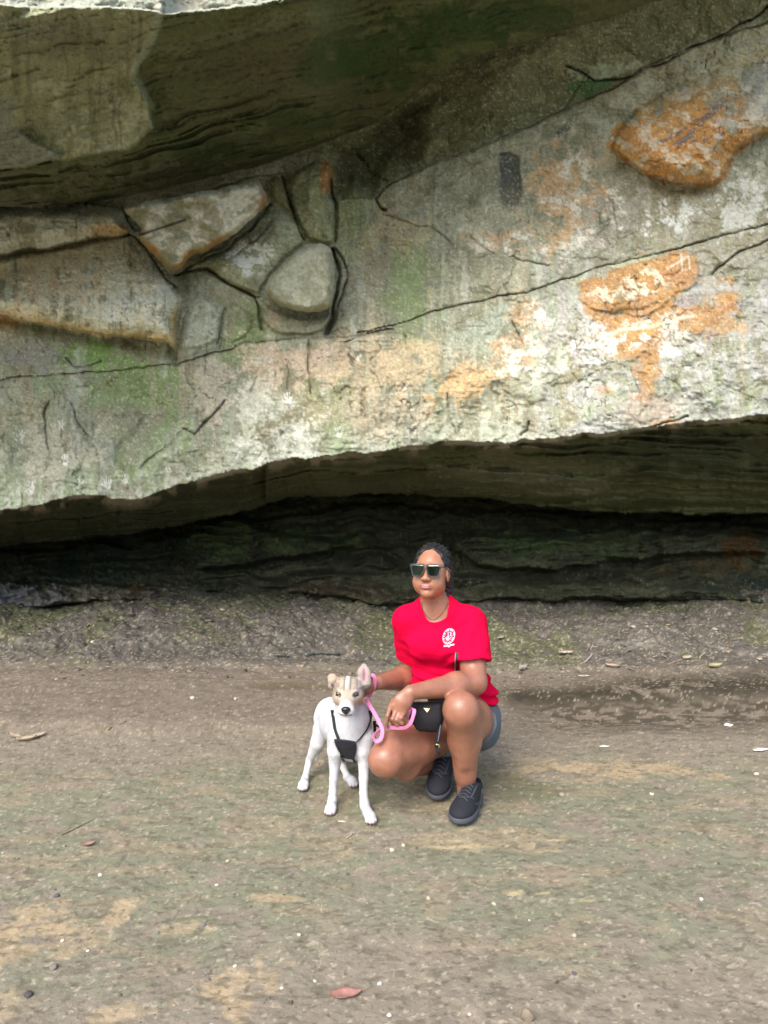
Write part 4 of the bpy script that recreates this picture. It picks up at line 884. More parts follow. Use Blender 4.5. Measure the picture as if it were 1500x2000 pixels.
for s_ in (-1, 1):
    lp = [(s_*.004, .026), (s_*.072, .029), (s_*.0745, .020), (s_*.064, -.019), (s_*.055, -.028), (s_*.023, -.0285), (s_*.012, -.015), (s_*.005, .004)]
    pts = [gl(p[0], p[1], .0055) for p in lp+[lp[0]]]; parts_.append(tube('frame', pts, .0016, FRAME, glasses, m=3, ns=6))
parts_.append(tube('frame', [gl(-.006, .024, .006), gl(0, .0245, .006), gl(.006, .024, .006)], .0024, FRAME, glasses)); merge('frame', parts_)
# thin dark cord round the neck
CORD = material('dark_cord', (.03, .02, .015), rough=.6)
bb_ = bvh_of(body)
tube('necklace', [cast(bb_, *p, .001, 3.25)[0] for p in ((824, 1176), (826, 1190), (834, 1204), (846, 1211))]+[cast(bb_, *p, .001, 3.25)[0] for p in ((858, 1204), (869, 1190), (875, 1178))], .0012, CORD, woman)
# shoes
def shoe(heel, toe, lift, side, aim):
    """heel and toe on the sole; lift = heel raised above the toe joint"""
    r = bpy.data.objects.new('shoe', None); C.objects.link(r); r.parent = woman
    f = toe-heel; F_ = fr(heel, f, (aim[0], aim[1], aim[2])); Ls = np.linalg.norm(f)
    S_ = Solid(np.minimum(heel, toe)-.12, np.maximum(heel, toe)+[.12, .12, .2], .0034)
    cp = lambda a, b, ra, rb, **k: S_.cap(lw(F_, a), lw(F_, b), ra, rb, k=.025, **k)
    S_.ell((0, .05, .042), (.040, .050, .048), F_, k=.02).ell((0, .13, .035), (.045, .082, .044), F_, k=.03).ell((side*-.004, Ls-.072, .026), (.053, .076, .036), F_, k=.03)
    cp((0, .035, .068), (0, .055, .082), .035, .034); cp((0, .10, .07), (0, .20, .035), .028, .026)
    S_.slab((0, Ls/2, -.06), (.2, .3, .06), F_, sub=True)
    S_.cap(lw(F_, (0, .045, .098)), lw(F_, (0, .055, .16)), .036, .047, k=.006, sub=True)
    V, Fc = S_.surf(); up = mesh_np('upper', relax(V, Fc, 1, .4), Fc, SHOE, r)
    S_ = Solid(np.minimum(heel, toe)-.12, np.maximum(heel, toe)+[.12, .12, .2], .0034)
    S_.ell((0, .05, .012), (.046, .058, .045), F_, k=.02).ell((0, .13, .010), (.047, .090, .045), F_, k=.03).ell((side*-.004, Ls-.077, .008), (.058, .084, .040), F_, k=.03)
    S_.slab((0, Ls/2, -.092), (.2, .3, .09), F_, sub=True); S_.slab((0, Ls/2, .122), (.2, .3, .10), F_, sub=True, k=.004)
    V, Fc = S_.surf(); mesh_np('sole', V, Fc, SOLE, r)
    bv = bvh_of(up); ps = []
    upz = F_[1][2]
    def top(x_, y_, off=.002):
        o = lw(F_, (x_, y_, .3)); h = bv.ray_cast(Vector(o), Vector(-upz)); return np.array(h[0])+upz*off if h[0] else lw(F_, (x_, y_, .06))
    for i in range(6):
        y_ = .085+i*.022
        ps.append(tube('laces', [top(-.020, y_), top(0, y_+.006, .0045), top(.020, y_+.012)], .0026, SHOE2, r, ns=6))
    ps.append(tube('laces', [top(0, .075, .006), top(-.02, .065, .012), lw(F_, (-.045, .07, .085)), lw(F_, (-.075, .06, .080))], .0024, SHOE2, r, ns=6))
    ps.append(tube('laces', [top(0, .075, .006), top(.018, .06, .014), top(.012, .085, .012), top(0, .078, .006)], .0024, SHOE2, r, ns=6)); merge('laces', ps)
    ps = []
    def sidept(y_, z_, off=.0012):
        for sx in (1,):
            o = lw(F_, (.2, y_, z_)); h = bv.ray_cast(Vector(o), Vector(-F_[1][0])); return np.array(h[0])+F_[1][0]*off if h[0] else lw(F_, (.045, y_, z_))
    pts = [(.055, .060), (.075, .034), (.10, .026), (.14, .034), (.175, .046)]
    ps.append(strip('side_mark', [sidept(*p, .002) for p in pts], upz, .009, .002, SHOE2, r))
    merge('side_mark', ps)
    pts = [top(x_, y_) for x_, y_ in ((-.034, .165), (-.020, .185), (0, .192), (.022, .186), (.036, .168))]
    ps = [strip('trim', pts, F_[1][1], .008, .002, SHOE2, r), strip('trim', [top(-.024, .07), top(-.028, .12), top(-.026, .18)], F_[1][0], .009, .002, SHOE2, r), strip('trim', [top(.024, .07), top(.028, .12), top(.026, .18)], F_[1][0], .009, .002, SHOE2, r)]
    merge('trim', ps); return r
tL = G(896, 1619); hl_ = np.array(aL); hl_[2] = 0; hl_ = G(926, 1568); hl_ = tL+(hl_-tL)/np.linalg.norm(hl_-tL)*.275
shoe(hl_+[0, 0, .022], tL+[0, 0, .022], 0, 1, (0, 0, 1))
tR = G(848, 1570)+[0, 0, .022]; hR_ = W(874, 1480, 3.42); hR_ = tR+(hR_-tR)/np.linalg.norm(hR_-tR)*.27
shoe(hR_, tR, .1, -1, (0, -.35, 1))
# waist bag on her lap
bag = root('waist_bag', 'small black waist bag with gold emblem resting on the lap', 'bag')
BF = fr(W(832, 1398, 3.02), (-.12, -1, .12))
K = Solid(BF[0]-.14, BF[0]+.14, .0032); K.slab((0, 0, .012), (.068, .020, .042), BF, r=.018); K.slab((.012, 0, -.03), (.052, .018, .035), BF, r=.02, k=.03)
K.ell((.0, .014, -.005), (.05, .018, .05), BF, k=.02); K.disp(lambda P: .002*fb(P[:, 0]*30, P[:, 1]*30, P[:, 2]*30, o=3, s=531))
V, F_ = K.surf(); bb = mesh_np('pouch', V, F_, BLACKC, bag); bbv = bvh_of(bb)
tube('zip', [cast(bbv, x_, 1371, .001)[0] for x_ in (800, 815, 832, 848, 862)], .0022, material('dark_zip', (.03, .03, .035), rough=.35, metal=.5), bag)
decal('gold_emblem', lambda u_, v_: (834+6.6*u_, 1387+5.6*v_), None, lambda U, V_: psd([(-1, -.9), (-.3, -.45), (-.1, -.75), (.1, -.72), (.35, -.4), (1, -.9), (.05, 1)], U, V_, far=9) > 0, GOLD, bag, n=30, off=.002, bv=bbv)
BAND = material('navy_strap', (.018, .022, .035), rough=.6, spec=.4); PIPE = material('pale_piping', (.42, .42, .46), rough=.6)
hp = [W(861, 1398, 3.0), W(858, 1425, 2.995), W(854, 1448, 3.0), W(853, 1460, 3.01)]
st_ = strip('hanging_strap', hp, (1, .2, 0), .016, .003, BAND, bag)
tube('piping', [p+[.002, -.003, 0] for p in hp[:3]], .0009, PIPE, st_, ns=5)
tube('strap_clip', [W(851, 1454, 3.0), W(857, 1455, 3.0), W(858, 1460, 3.0)], .0035, GOLD, bag)
strip('hanging_strap', [W(853, 1460, 3.01), W(856, 1468, 3.012), W(858, 1474, 3.02)], (1, .2, 0), .013, .003, BAND, bag)
s2_ = [on_shirt(893, 1274, .002)[0], on_shirt(892, 1290, .003)[0], on_shirt(891, 1305, .003)[0], on_shirt(890, 1316, .003)[0]]
s3 = strip('shoulder_strap', s2_, (1, 0, 0), .013, .003, BAND, bag); tube('piping', [p+[-.006, -.003, 0] for p in s2_], .0013, PIPE, s3, ns=5)
# ------------------------------------------------------------------ the dog
COAT = material('short_coat', rough=.72, spec=.25, var=.05, vscale=90, bumps=((260, .002, .5, (1, 1, .35)), (60, .004, .3, (1, 1, .5))), sheen=.1)
BLKR = material('wet_black', (.018, .016, .020), rough=.28, spec=.5, bumps=((300, .001, .5, (1, 1, 1)),)); EYE = material('dark_eye', (.035, .018, .012), rough=.06, spec=.7, coat=.6)
dog = root('dog', 'white dog with brindle tan face standing on the mud', 'dog')
DF = fr(W(680, 1354, 3.03), (-.02, -1, .13)); dl = lambda *p: lw(DF, p)
Q = Solid((-.44, 2.80, -.01), (.02, 3.72, .70), .0034)
ch = W(686, 1432, 3.16); wi = W(688, 1400, 3.20); mid = W(660, 1412, 3.32); rump = W(647, 1394, 3.43)
Q.cap(W(682, 1372, 3.12), W(688, 1408, 3.13), .060, .072, k=.03).cap(W(686, 1402, 3.14), ch, .074, .082, k=.03)
Q.cap(ch, W(688, 1462, 3.14), .080, .055, k=.03).cap(wi, mid, .082, .080, k=.03).cap(ch, mid+[0, 0, -.01], .082, .074, k=.03).cap(mid, rump, .074, .070, k=.03)
Q.cap(rump, W(639, 1406, 3.43), .068, .062, k=.03)
def leg(p, k=.007): Q.chain([(W(a, b, y_), r) for a, b, y_, r in p], k=k)
leg([(660, 1440, 3.13, .048), (656, 1466, 3.13, .037), (654, 1490, 3.14, .0255), (652, 1520, 3.13, .0185), (650, 1545, 3.125, .0165), (649, 1560, 3.12, .0180), (648, 1570, 3.115, .0165), (648, 1582, 3.105, .019)])
leg([(711, 1440, 3.12, .048), (711, 1466, 3.11, .036), (711, 1490, 3.11, .0255), (710, 1520, 3.09, .0200), (710, 1550, 3.075, .0170), (711, 1563, 3.065, .0180), (713, 1576, 3.055, .0170), (717, 1592, 3.045, .019)])
leg([(643, 1402, 3.43, .064), (632, 1425, 3.38, .050), (620, 1452, 3.37, .033), (605, 1484, 3.42, .0180), (601, 1498, 3.40, .0150), (596, 1520, 3.37, .0155), (594, 1532, 3.36, .018)])
leg([(664, 1415, 3.43, .060), (668, 1445, 3.38, .044), (669, 1468, 3.39, .028), (667, 1485, 3.43, .0180), (671, 1500, 3.42, .0155), (678, 1517, 3.40, .016), (684, 1527, 3.385, .018)])
def paw(px, py, yaw, s_=1.0):
    o = G(px, py); o[2] = .015*s_; P_ = fr(o, (math.sin(math.radians(yaw)), -math.cos(math.radians(yaw)), 0))
    Q.ell((0, .0, .006), (.022*s_, .030*s_, .017*s_), P_, k=.012)
    tips = []
    for i, (a, b) in enumerate(((-.0165, .018), (-.006, .028), (.006, .028), (.0165, .018))):
        Q.ell((a*s_, b*s_, -.002), (.0072*s_, .014*s_, .0105*s_), P_, k=.003); tips.append(lw(P_, (a*s_, (b+.013)*s_, -.006)))
    return tips
tips = paw(646, 1588, -8)+paw(723, 1605, 14)+paw(593, 1541, -8)+paw(688, 1534, 25)
for a, b in (((646, 1588), (648, 1570, 3.115)), ((723, 1605), (712, 1572, 3.06)), ((593, 1541), (595, 1526, 3.365)), ((688, 1534), (680, 1520, 3.395))):
    o = G(*a); o[2] = .022; Q.cap(o, W(*b), .020, .018, k=.014)
# tail
Q.chain([(W(646, 1402, 3.50), .022), (W(637, 1434, 3.54), .019), (W(625, 1462, 3.52), .012), (W(616, 1484, 3.50), .004)], k=.01)
# head
Q.ell((0, -.012, .016), (.066, .072, .052), DF, k=.02).ell((0, .035, -.006), (.048, .055, .042), DF, k=.025)
for s_ in (-1, 1):
    Q.ell((s_*.036, .010, -.015), (.028, .042, .030), DF, k=.02); Q.ell((s_*.031, .056, .021), (.014, .012, .009), DF, k=.012)
    Q.ell((s_*.0345, .064, .005), (.0115, .010, .0095), DF, k=.006, sub=True)
    Q.ell((s_*.015, .096, -.052), (.020, .032, .020), DF, k=.008)
Q.cap(dl(0, .050, -.012), dl(0, .108, -.040), .035, .024, k=.02).cap(dl(0, .055, -.046), dl(0, .108, -.060), .026, .0165, k=.014)
Q.cap(dl(-.020, .122, -.0655), dl(.020, .122, -.0655), .0018, k=.003, sub=True)
Q.cap(dl(0, .131, -.048), dl(0, .126, -.064), .0012, k=.003, sub=True)
# ears: one pricked, one folded
e0 = W(712, 1336, 3.06); e1 = W(710, 1300, 3.05)
Q.cap(W(712, 1334, 3.05), W(711, 1314, 3.05), .028, .0285, k=.010, flat=((.1, 1, 0), .40)).cap(W(710, 1314, 3.05), W(711, 1301, 3.05), .0282, .0125, k=.006, flat=((.1, 1, 0), .40))
Q.cap(W(711, 1332, 3.030), W(710.5, 1305, 3.034), .0145, .0095, k=.008, sub=True, flat=((.1, 1, 0), .9))
Q.cap(W(661, 1329, 3.06), W(650, 1324, 3.05), .023, .021, k=.014, flat=((.1, .6, .6), .5)).cap(W(649, 1324, 3.04), W(646, 1342, 3.01), .0205, .011, k=.005, flat=((.2, 1, .2), .42))
Q.ell(W(650, 1338, 3.012), (.006, .006, .010), k=.004, sub=True)
V, F_ = Q.surf(); V = relax(V, F_, 1, .35)
q = (V-DF[0])@DF[1].T; cc = np.empty((len(V), 3)); cc[:] = (.61, .62, .64)
nz = fb(V[:, 0]*16, V[:, 1]*16, V[:, 2]*16, o=4, s=601); nf = fb(V[:, 0]*70, V[:, 1]*70, V[:, 2]*22, o=3, s=603)
tint(sm((nz-.0)/.4), (.43, .43, .46), .65); tint(sm((nf-.1)/.4), (.46, .46, .49), .5)
tint(sm((.10-np.abs(V[:, 2]-.13))/.08)*sm((nz+.2)/.3), (.52, .53, .57), .45)
head = (q[:, 2] > -.085)*(q[:, 1] > -.085)*(np.abs(q[:, 0]) < .12)*(V[:, 1] < 3.14)
hx, hy, hz = q.T
face = head*sm((hz+.055+.3*np.abs(hx))/.02)*sm((.118-hy)/.02)
tint(face, (.40, .31, .215), .9)
tint(face*sm((nf+.1)/.3)*sm((np.abs(hx)-.012)/.01), (.47, .39, .29), .6)
brow = face*sm((hz-.012)/.012)*sm((np.abs(hx)-.006)/.006); tint(brow*sm((nf+.3*nz+.1)/.5), (.24, .21, .185), .5)
tint(face*sm((np.abs(hx)-.030-.25*np.clip(.03-hz, 0, .1))/.008)*sm((hz-.008)/.012)*sm((nf+.7)/.5), (.19, .175, .16), .75)
tint(face*sm((np.abs(hx)-.046)/.008)*sm((hz+.015)/.015), (.16, .145, .13), .7)
tint(face*sm((.005-np.abs(np.abs(hx)-.013))/.003)*sm((hz-.020)/.01), (.16, .145, .13), .8)
tint(face*sm((hx-.040)/.010)*sm((.0-hz)/.012)*sm((hz+.058)/.015), (.42, .22, .075), .85)
for s_ in (-1, 1):
    e_ = np.hypot((hx-s_*.0345)/.023, (hz-.006)/.019); tint(head*(hy > .02)*sm((1.25-e_)/.3), (.47, .42, .36), .7)
    e_ = np.hypot((hx-s_*.0345)/.0148, (hz-.006)/.0118); tint(head*(hy > .02)*sm((1.0-e_)/.3), (.03, .022, .02), .9)
    tint(head*(hy > .02)*sm((1-np.hypot((hx-s_*.026)/.006, (hz-.029)/.004))/.4), (.12, .10, .09), .4)
mz = sm((1-np.hypot(hx/.030, (hz+.050)/.028))/.2)*(hy > .05)*head; tint(mz, (.62, .61, .62), .9)
tint(head*sm((.007-np.abs(hx+.002)-(.05-hz)*.12)/.003)*sm((hz-.026)/.01), (.66, .65, .63), .9)
tint(head*(hy > .09)*sm((.003-np.abs(hz+.0655))/.002)*(np.abs(hx) < .024), (.05, .04, .045), .9)
tint(head*(hy > .10)*sm((.0022-np.abs(hx))/.0015)*sm((-.048-hz)/.006), (.12, .10, .11), .7)
ear1 = (V[:, 0] > W(697, 1, 3.05)[0])*(V[:, 2] > W(1, 1336, 3.05)[2])*(V[:, 1] < 3.10); tint(ear1*1.0, (.40, .35, .31), .8)
inn = ear1*sm((1-np.hypot((V[:, 0]-W(710.5, 1, 3.04)[0])/.019, (V[:, 2]-W(1, 1318, 3.04)[2])/.040))/.3)*(V[:, 1] < 3.055); tint(inn, (.50, .34, .36), .9)
tint(inn*sm((1-np.hypot((V[:, 0]-W(709, 1, 3.04)[0])/.008, (V[:, 2]-W(1, 1318, 3.04)[2])/.034))/.4), (.24, .13, .15), .8)
ear2 = (V[:, 0] < W(661, 1, 3.05)[0])*(V[:, 2] > W(1, 1349, 3.05)[2])*(V[:, 1] < 3.10); tint(ear2*1.0, (.47, .36, .27), .85); tint(ear2*sm((nf-.0)/.3), (.16, .13, .11), .6)
tint(ear2*sm((.011-np.linalg.norm(V-W(650, 1338, 3.02), axis=1))/.004), (.18, .12, .12), .8)
for tp in tips: tint(sm((.012-np.linalg.norm(V-tp, axis=1))/.005), (.42, .30, .29), .7)
dogb = mesh_np('body', V, F_, COAT, dog, col=np.clip(cc, 0, 1)); dbv = bvh_of(dogb)
for i, tp in enumerate(tips): mesh = tube('claw', [tp+[0, .004, .004], tp+[0, -.003, .0], tp+[0, -.006, -.004]], [.0026, .0022, .0008], material('claw', (.10, .07, .07), rough=.4) if i == 0 else bpy.data.materials['claw'], dog, m=2, ns=6)
def ball(name, c, r, F0, mat, parent):
    S_ = Solid(np.array(lw(F0, c))-max(r)*1.4, np.array(lw(F0, c))+max(r)*1.4, max(r)/9); S_.ell(c, r, F0, k=.0001); V, F_ = S_.surf(); return mesh_np(name, V, F_, mat, parent)
for s_ in (-1, 1): ball('eye', (s_*.0345, .0600, .006), (.0128, .0090, .0108), DF, EYE, dog)
NS = Solid(dl(0, .125, -.045)-.035, dl(0, .125, -.045)+.035, .0014)
NS.ell((0, .133, -.0425), (.0195, .013, .0125), DF, k=.004).ell((0, .134, -.053), (.010, .009, .008), DF, k=.006)
for s_ in (-1, 1): NS.ell((s_*.0085, .146, -.0455), (.0042, .007, .0036), DF, k=.002, sub=True)
V, F_ = NS.surf(); mesh_np('nose', V, F_, BLKR, dog)
# harness
STRAP = material('black_webbing', (.012, .013, .018), rough=.6, spec=.4, bumps=((500, .001, .6, (1, 1, 1)),)); PLAT = material('black_padding', (.016, .017, .024), rough=.55, spec=.4, var=.4, vscale=80, bumps=((70, .006, .6, (1, 1, 1)),))
hs = bpy.data.objects.new('harness', None); C.objects.link(hs); hs.parent = dog
def on_dog(l, off=.004): return [cast(dbv, *p, off, 3.12)[0] for p in l]
strip('strap', on_dog([(650, 1388), (652, 1398), (654, 1410), (656, 1425), (661, 1440), (664, 1450)]), (1, -.2, .15), .013, .003, STRAP, hs)
strip('strap', on_dog([(723, 1388), (722, 1402), (717, 1420), (708, 1435), (698, 1446), (690, 1453)]), (.7, -.3, .7), .014, .003, STRAP, hs)
strip('strap', [W(731, 1408, 3.2), W(732, 1422, 3.2), W(731, 1438, 3.2), W(728, 1450, 3.22)], (1, .3, 0), .013, .003, STRAP, hs)
strip('strap', [W(731, 1415, 3.2), W(740, 1419, 3.17), W(748, 1423, 3.14)], (0, .3, 1), .008, .003, STRAP, hs)
def platef(U, V_): return (np.abs(U) < .93-.32*(V_+1)/2) & (np.abs(V_) < .95-.12*U)
def cmap(u_, v_): return (676.5+(18.5-4.5*v_-2.5*v_*v_*(abs(u_)**3))*u_+2.5*v_, 1462+(17.5-1.5*u_*u_)*v_+2.6*u_)
pl = decal('chest_plate', cmap, None, lambda U, V_: np.abs(U) < 2, PLAT, hs, n=26, off=.008, bv=dbv)
so = pl.modifiers.new('thick', 'SOLIDIFY'); so.thickness = .010; so.offset = -1
strip('strap', on_dog([(669, 1476), (670, 1480), (671, 1484)], .006), (1, 0, 0), .007, .006, STRAP, hs); strip('strap', on_dog([(690, 1480), (692, 1485), (693, 1489)], .006), (1, 0, 0), .009, .006, STRAP, hs)
# pink leash
PINK = material('pink_webbing', (.80, .24, .48), rough=.6, spec=.35, bumps=((450, .001, .5, (1, 1, 1)),))
leash = root('leash', 'pink nylon leash looped from the wrist to the hand and harness', 'leash')
a1 = [W(725, 1317, 3.12), W(731, 1322, 3.10), W(732.5, 1333, 3.10), W(730, 1344, 3.11), W(724, 1354, 3.13), W(719, 1363, 3.14)]
strip('wrist_loop', a1, [(1, -.6, .2)]*6, .015, .002, PINK, leash)
strip('wrist_loop', [W(725, 1317, 3.12), W(723, 1320, 3.16), W(726, 1330, 3.19), W(729, 1342, 3.18), W(725, 1352, 3.15)], [(1, .6, .2)]*5, .014, .002, PINK, leash)
strip('run', [W(714, 1365, 3.10), W(722, 1378, 3.06), W(733, 1396, 3.02), W(742, 1413, 2.99), W(747, 1428, 2.97), W(744, 1442, 2.96), W(736, 1448, 2.95), W(731, 1444, 2.955), W(731, 1436, 2.97), W(740, 1427, 2.985), W(752, 1420, 2.985)],
      [(1, -.2, .6), (1, -.2, .6), (1, -.3, .5), (1, -.3, .3), (1, -.2, 0), (.6, -.5, -.6), (.0, -.6, -.8), (-.6, -.6, .3), (-.4, -.5, .8), (0, -.5, .9), (0, -.5, .9)], .0150, .002, PINK, leash)
strip('run', [W(760, 1406, 2.97), W(755, 1417, 2.955), W(764, 1421, 2.935), W(778, 1422, 2.915), (W(792, 1421, 2.905)), W(802, 1412, 2.91), W(807, 1398, 2.92), W(809, 1387, 2.935), W(803, 1382, 2.95), W(796, 1388, 2.955), W(793, 1396, 2.95)],
      [(.2, -.4, 1), (.2, -.4, 1), (.1, -.4, 1), (.0, -.4, 1), (-.3, -.4, 1), (-1, -.3, .5), (-1, -.4, .1), (-1, -.3, -.1), (-.3, -.3, 1), (.8, -.3, .6), (1, -.3, 0)], .0140, .002, PINK, leash)
strip('grip_bundle', [W(771, 1408, 2.935), W(780, 1402, 2.935), W(787, 1398, 2.94), W(798, 1394, 2.945), W(806, 1384, 2.95)], (.2, -.6, 1), .026, .003, PINK, leash)
# ------------------------------------------------------------------ small things on the ground
rnd = random.Random(7)
STONE = material('pebble_stone', rough=.8, spec=.3, var=.2, vscale=60, bumps=((90, .004, .5, (1, 1, 1)),))
LEAFM = material('dry_leaf', rough=.75, spec=.3, var=.2, vscale=60); WOOD = material('weathered_wood', rough=.85, spec=.2, var=.25, vscale=30, bumps=((60, .004, .6, (1, 1, .2)),))
def rock_mesh(c, r, seed, colr, flat=.6, n=8):
    rr = random.Random(seed); V = []; F_ = []
    off = rr.random()*50; asp = (1, .7+.4*rr.random(), flat); ang = rr.random()*6
    for i in range(n+1):
        th = math.pi*i/n
        for j in range(2*n):
            ph = math.pi*j/n; d = np.array([math.sin(th)*math.cos(ph), math.sin(th)*math.sin(ph), math.cos(th)])
            k = 1+.28*float(vn(np.array([d[0]*1.4+off]), np.array([d[1]*1.4]), np.array([d[2]*1.4+off]), s=seed)[0])
            p = d*k*r*np.array(asp); V.append(np.array(c)+[p[0]*math.cos(ang)-p[1]*math.sin(ang), p[0]*math.sin(ang)+p[1]*math.cos(ang), p[2]])
    for i in range(n):
        for j in range(2*n): F_.append((i*2*n+j, i*2*n+(j+1) % (2*n), (i+1)*2*n+(j+1) % (2*n), (i+1)*2*n+j))
    return V, F_, [colr]*len(V)
PEB = [(445, 1680, 9, (.42, .37, .25), 'small cream pebble in the middle of the green mud left of the dog'),
 (196, 1708, 8, (.58, .54, .46), 'small white pebble between the curled leaf and the dark round pebble'),
 (111, 1748, 10, (.10, .10, .11), 'dark grey round pebble on the left above the sandy patch'),
 (679, 1706, 7, (.11, .10, .08), 'small dark crumb of stone straight below the front paws'),
 (423, 1728, 6, (.60, .57, .50), 'tiny white chip below the cream pebble'),
 (307, 1822, 9, (.20, .20, .16), 'grey green pebble at the edge of the thin sandy streak'),
 (397, 1806, 8, (.16, .16, .18), 'blue grey pebble right of the thin sandy streak'),
 (459, 1887, 8, (.56, .52, .42), 'cream pebble just above the largest sandy hollow'),
 (55, 1940, 15, (.07, .065, .06), 'dark flat stone near the lower left corner'),
 (104, 1887, 15, (.20, .175, .15), 'dull brown flat stone half sunk in mud left'),
 (742, 1921, 10, (.48, .47, .44), 'pale grey pebble right of the reddish leaf'),
 (551, 1930, 7, (.50, .51, .54), 'bluish white pebble left of the reddish leaf'),
 (172, 1856, 6, (.60, .57, .50), 'tiny white pebble on the right rim of the left sandy patch'),
 (122, 1836, 7, (.62, .58, .50), 'small white pebble in the left sandy patch'),
 (615, 1915, 8, (.40, .39, .32), 'olive grey pebble up and left of the reddish leaf'),
 (584, 1825, 8, (.48, .44, .34), 'yellowish pebble alone on the brown mud between dog and leaf'),
 (766, 1658, 9, (.50, .48, .36), 'lower one of two cream pebbles in front of the dog and shoe'),
 (788, 1650, 9, (.46, .42, .30), 'upper one of two cream pebbles in front of the dog and shoe'),
 (814, 1656, 6, (.12, .11, .09), 'small dark crumb right of the two cream pebbles'),
 (837, 1753, 8, (.44, .40, .28), 'cream pebble on the mud straight below the front shoe'),
 (1370, 1755, 8, (.62, .64, .68), 'bright white pebble alone on the mud at the right'),
 (760, 1982, 9, (.62, .62, .56), 'white pebble at the bottom edge near the middle'),
 (917, 1981, 7, (.58, .56, .50), 'small white pebble at the bottom edge left of the brown shard'),
 (1121, 1900, 9, (.10, .10, .11), 'small dark pebble on bare mud up right of the brown shard'),
 (1477, 1510, 9, (.55, .46, .34), 'yellowish pebble at the right edge beyond the sandy spot'),
 (1273, 1550, 8, (.52, .46, .38), 'pinkish cream pebble right of the sandy spot behind the shoe'),
 (1098, 1551, 10, (.30, .27, .21), 'brownish pebble just in front of the sandy spot'),
 (965, 1764, 9, (.38, .40, .28), 'greenish pebble on the mud right of the front shoe'),
 (213, 1422, 9, (.24, .17, .10), 'brown stone on the far mud at the left'),
 (460, 1363, 8, (.50, .42, .30), 'tan stone on the far mud in front of the bank'),
 (376, 1362, 9, (.46, .46, .44), 'flat whitish chip on the far mud left of the tan stone'),
 (181, 1253, 8, (.52, .50, .42), 'white pebble on the mossy left bank'),
 (1029, 1985, 22, (.22, .18, .13), 'brown upright shard of stone at the bottom edge')]
for i, (px, py, sz, c, lab) in enumerate(PEB):
    p = on_ground(px, py+sz*.3); r = sz/2/FPX*p[1]*1.15; fl = 1.3 if sz > 20 else .62
    Vp, Fp, Cp = rock_mesh(p+[0, 0, r*fl*.35], r, 900+i, c, fl)
    tag(mesh_np('shard' if sz > 20 else ('stone' if sz > 12 else 'pebble'), Vp, Fp, STONE, col=np.array(Cp)), lab, 'stone' if sz > 9 else 'pebble', 'loose pebbles on the mud')
def leaf_mesh(c, L_, wd, ang, curl, colr, lobes=0, tilt=.1, stem=True, thick=.0009):
    V = []; F_ = []; n, m = 22, 7
    ca, sa = math.cos(ang), math.sin(ang)
    for sgn in (1, -1):
        for i in range(n+1):
            t_ = i/n; wv = wd*(math.sin(math.pi*t_**.8)**.8)+.0004
            if lobes: wv *= .55+.45*abs(math.cos(math.pi*lobes*t_))
            for j in range(m):
                s_ = (j/(m-1)-.5)*2; x_ = (t_-.5)*L_; y_ = s_*wv/2
                z_ = curl*(s_*s_*wd*.5)+curl*.5*L_*(t_-.5)**2+.06*L_*math.sin(t_*9+s_*3)*.3+tilt*y_+sgn*thick/2
                V.append(np.array(c)+[x_*ca-y_*sa, x_*sa+y_*ca, z_+.003])
    o = (n+1)*m
    for i in range(n):
        for j in range(m-1):
            a = i*m+j; F_.append((a, a+m, a+m+1, a+1)); F_.append((a+o+1, a+o+m+1, a+o+m, a+o))
    for i in range(n):
        for j, s_ in ((0, 1), (m-1, -1)):
            a = i*m+j; f = (a, a+o, a+m+o, a+m); F_.append(f if s_ > 0 else f[::-1])
    return V, F_, [colr]*len(V)
LEAVES = [(676, 1945, .088, .038, .15, .35, (.30, .155, .125), 0, 'reddish brown dead leaf with a stem lying at the bottom'),
 (174, 1653, .050, .020, .5, .9, (.30, .19, .15), 0, 'small curled brown leaf on green mud at the left'),
 (668, 1607, .035, .012, -.2, .3, (.50, .47, .38), 0, 'thin pale leaf scrap between the front paws'),
 (1106, 1277, .12, .065, .1, .4, (.40, .33, .25), 3, 'lobed tan oak leaf on the bank behind the person'),
 (1342, 1287, .10, .05, .6, .5, (.42, .36, .27), 0, 'pale tan leaf on the bank at the right beside a twig'),
 (1022, 1309, .11, .06, .8, .9, (.36, .32, .28), 2, 'crumpled grey brown leaf on the bank close to the person'),
 (1196, 1303, .10, .05, -.4, .6, (.40, .30, .24), 2, 'curled pinkish leaf on the bank below the twig'),
 (1398, 1305, .11, .05, .2, .9, (.38, .35, .20), 0, 'yellowish curled leaf on the bank far right'),
 (1140, 1322, .08, .03, .0, .4, (.52, .50, .46), 0, 'whitish leaf scrap at the foot of the bank'),
 (980, 1248, .12, .05, .7, .5, (.30, .31, .24), 2, 'grey green leaf high on the bank beside the red sleeve'),
 (52, 1447, .10, .04, .4, .8, (.38, .31, .22), 0, 'curled leaf in the litter heap on the far left mud'),
 (30, 1441, .11, .04, -.5, .6, (.30, .24, .18), 2, 'lobed dark leaf at the left end of the litter heap'),
 (75, 1440, .09, .035, .9, .7, (.42, .36, .28), 0, 'pale leaf at the right end of the litter heap'),
 (1484, 1290, .07, .04, .9, .5, (.45, .38, .30), 0, 'tan leaf at the right edge on the bank')]
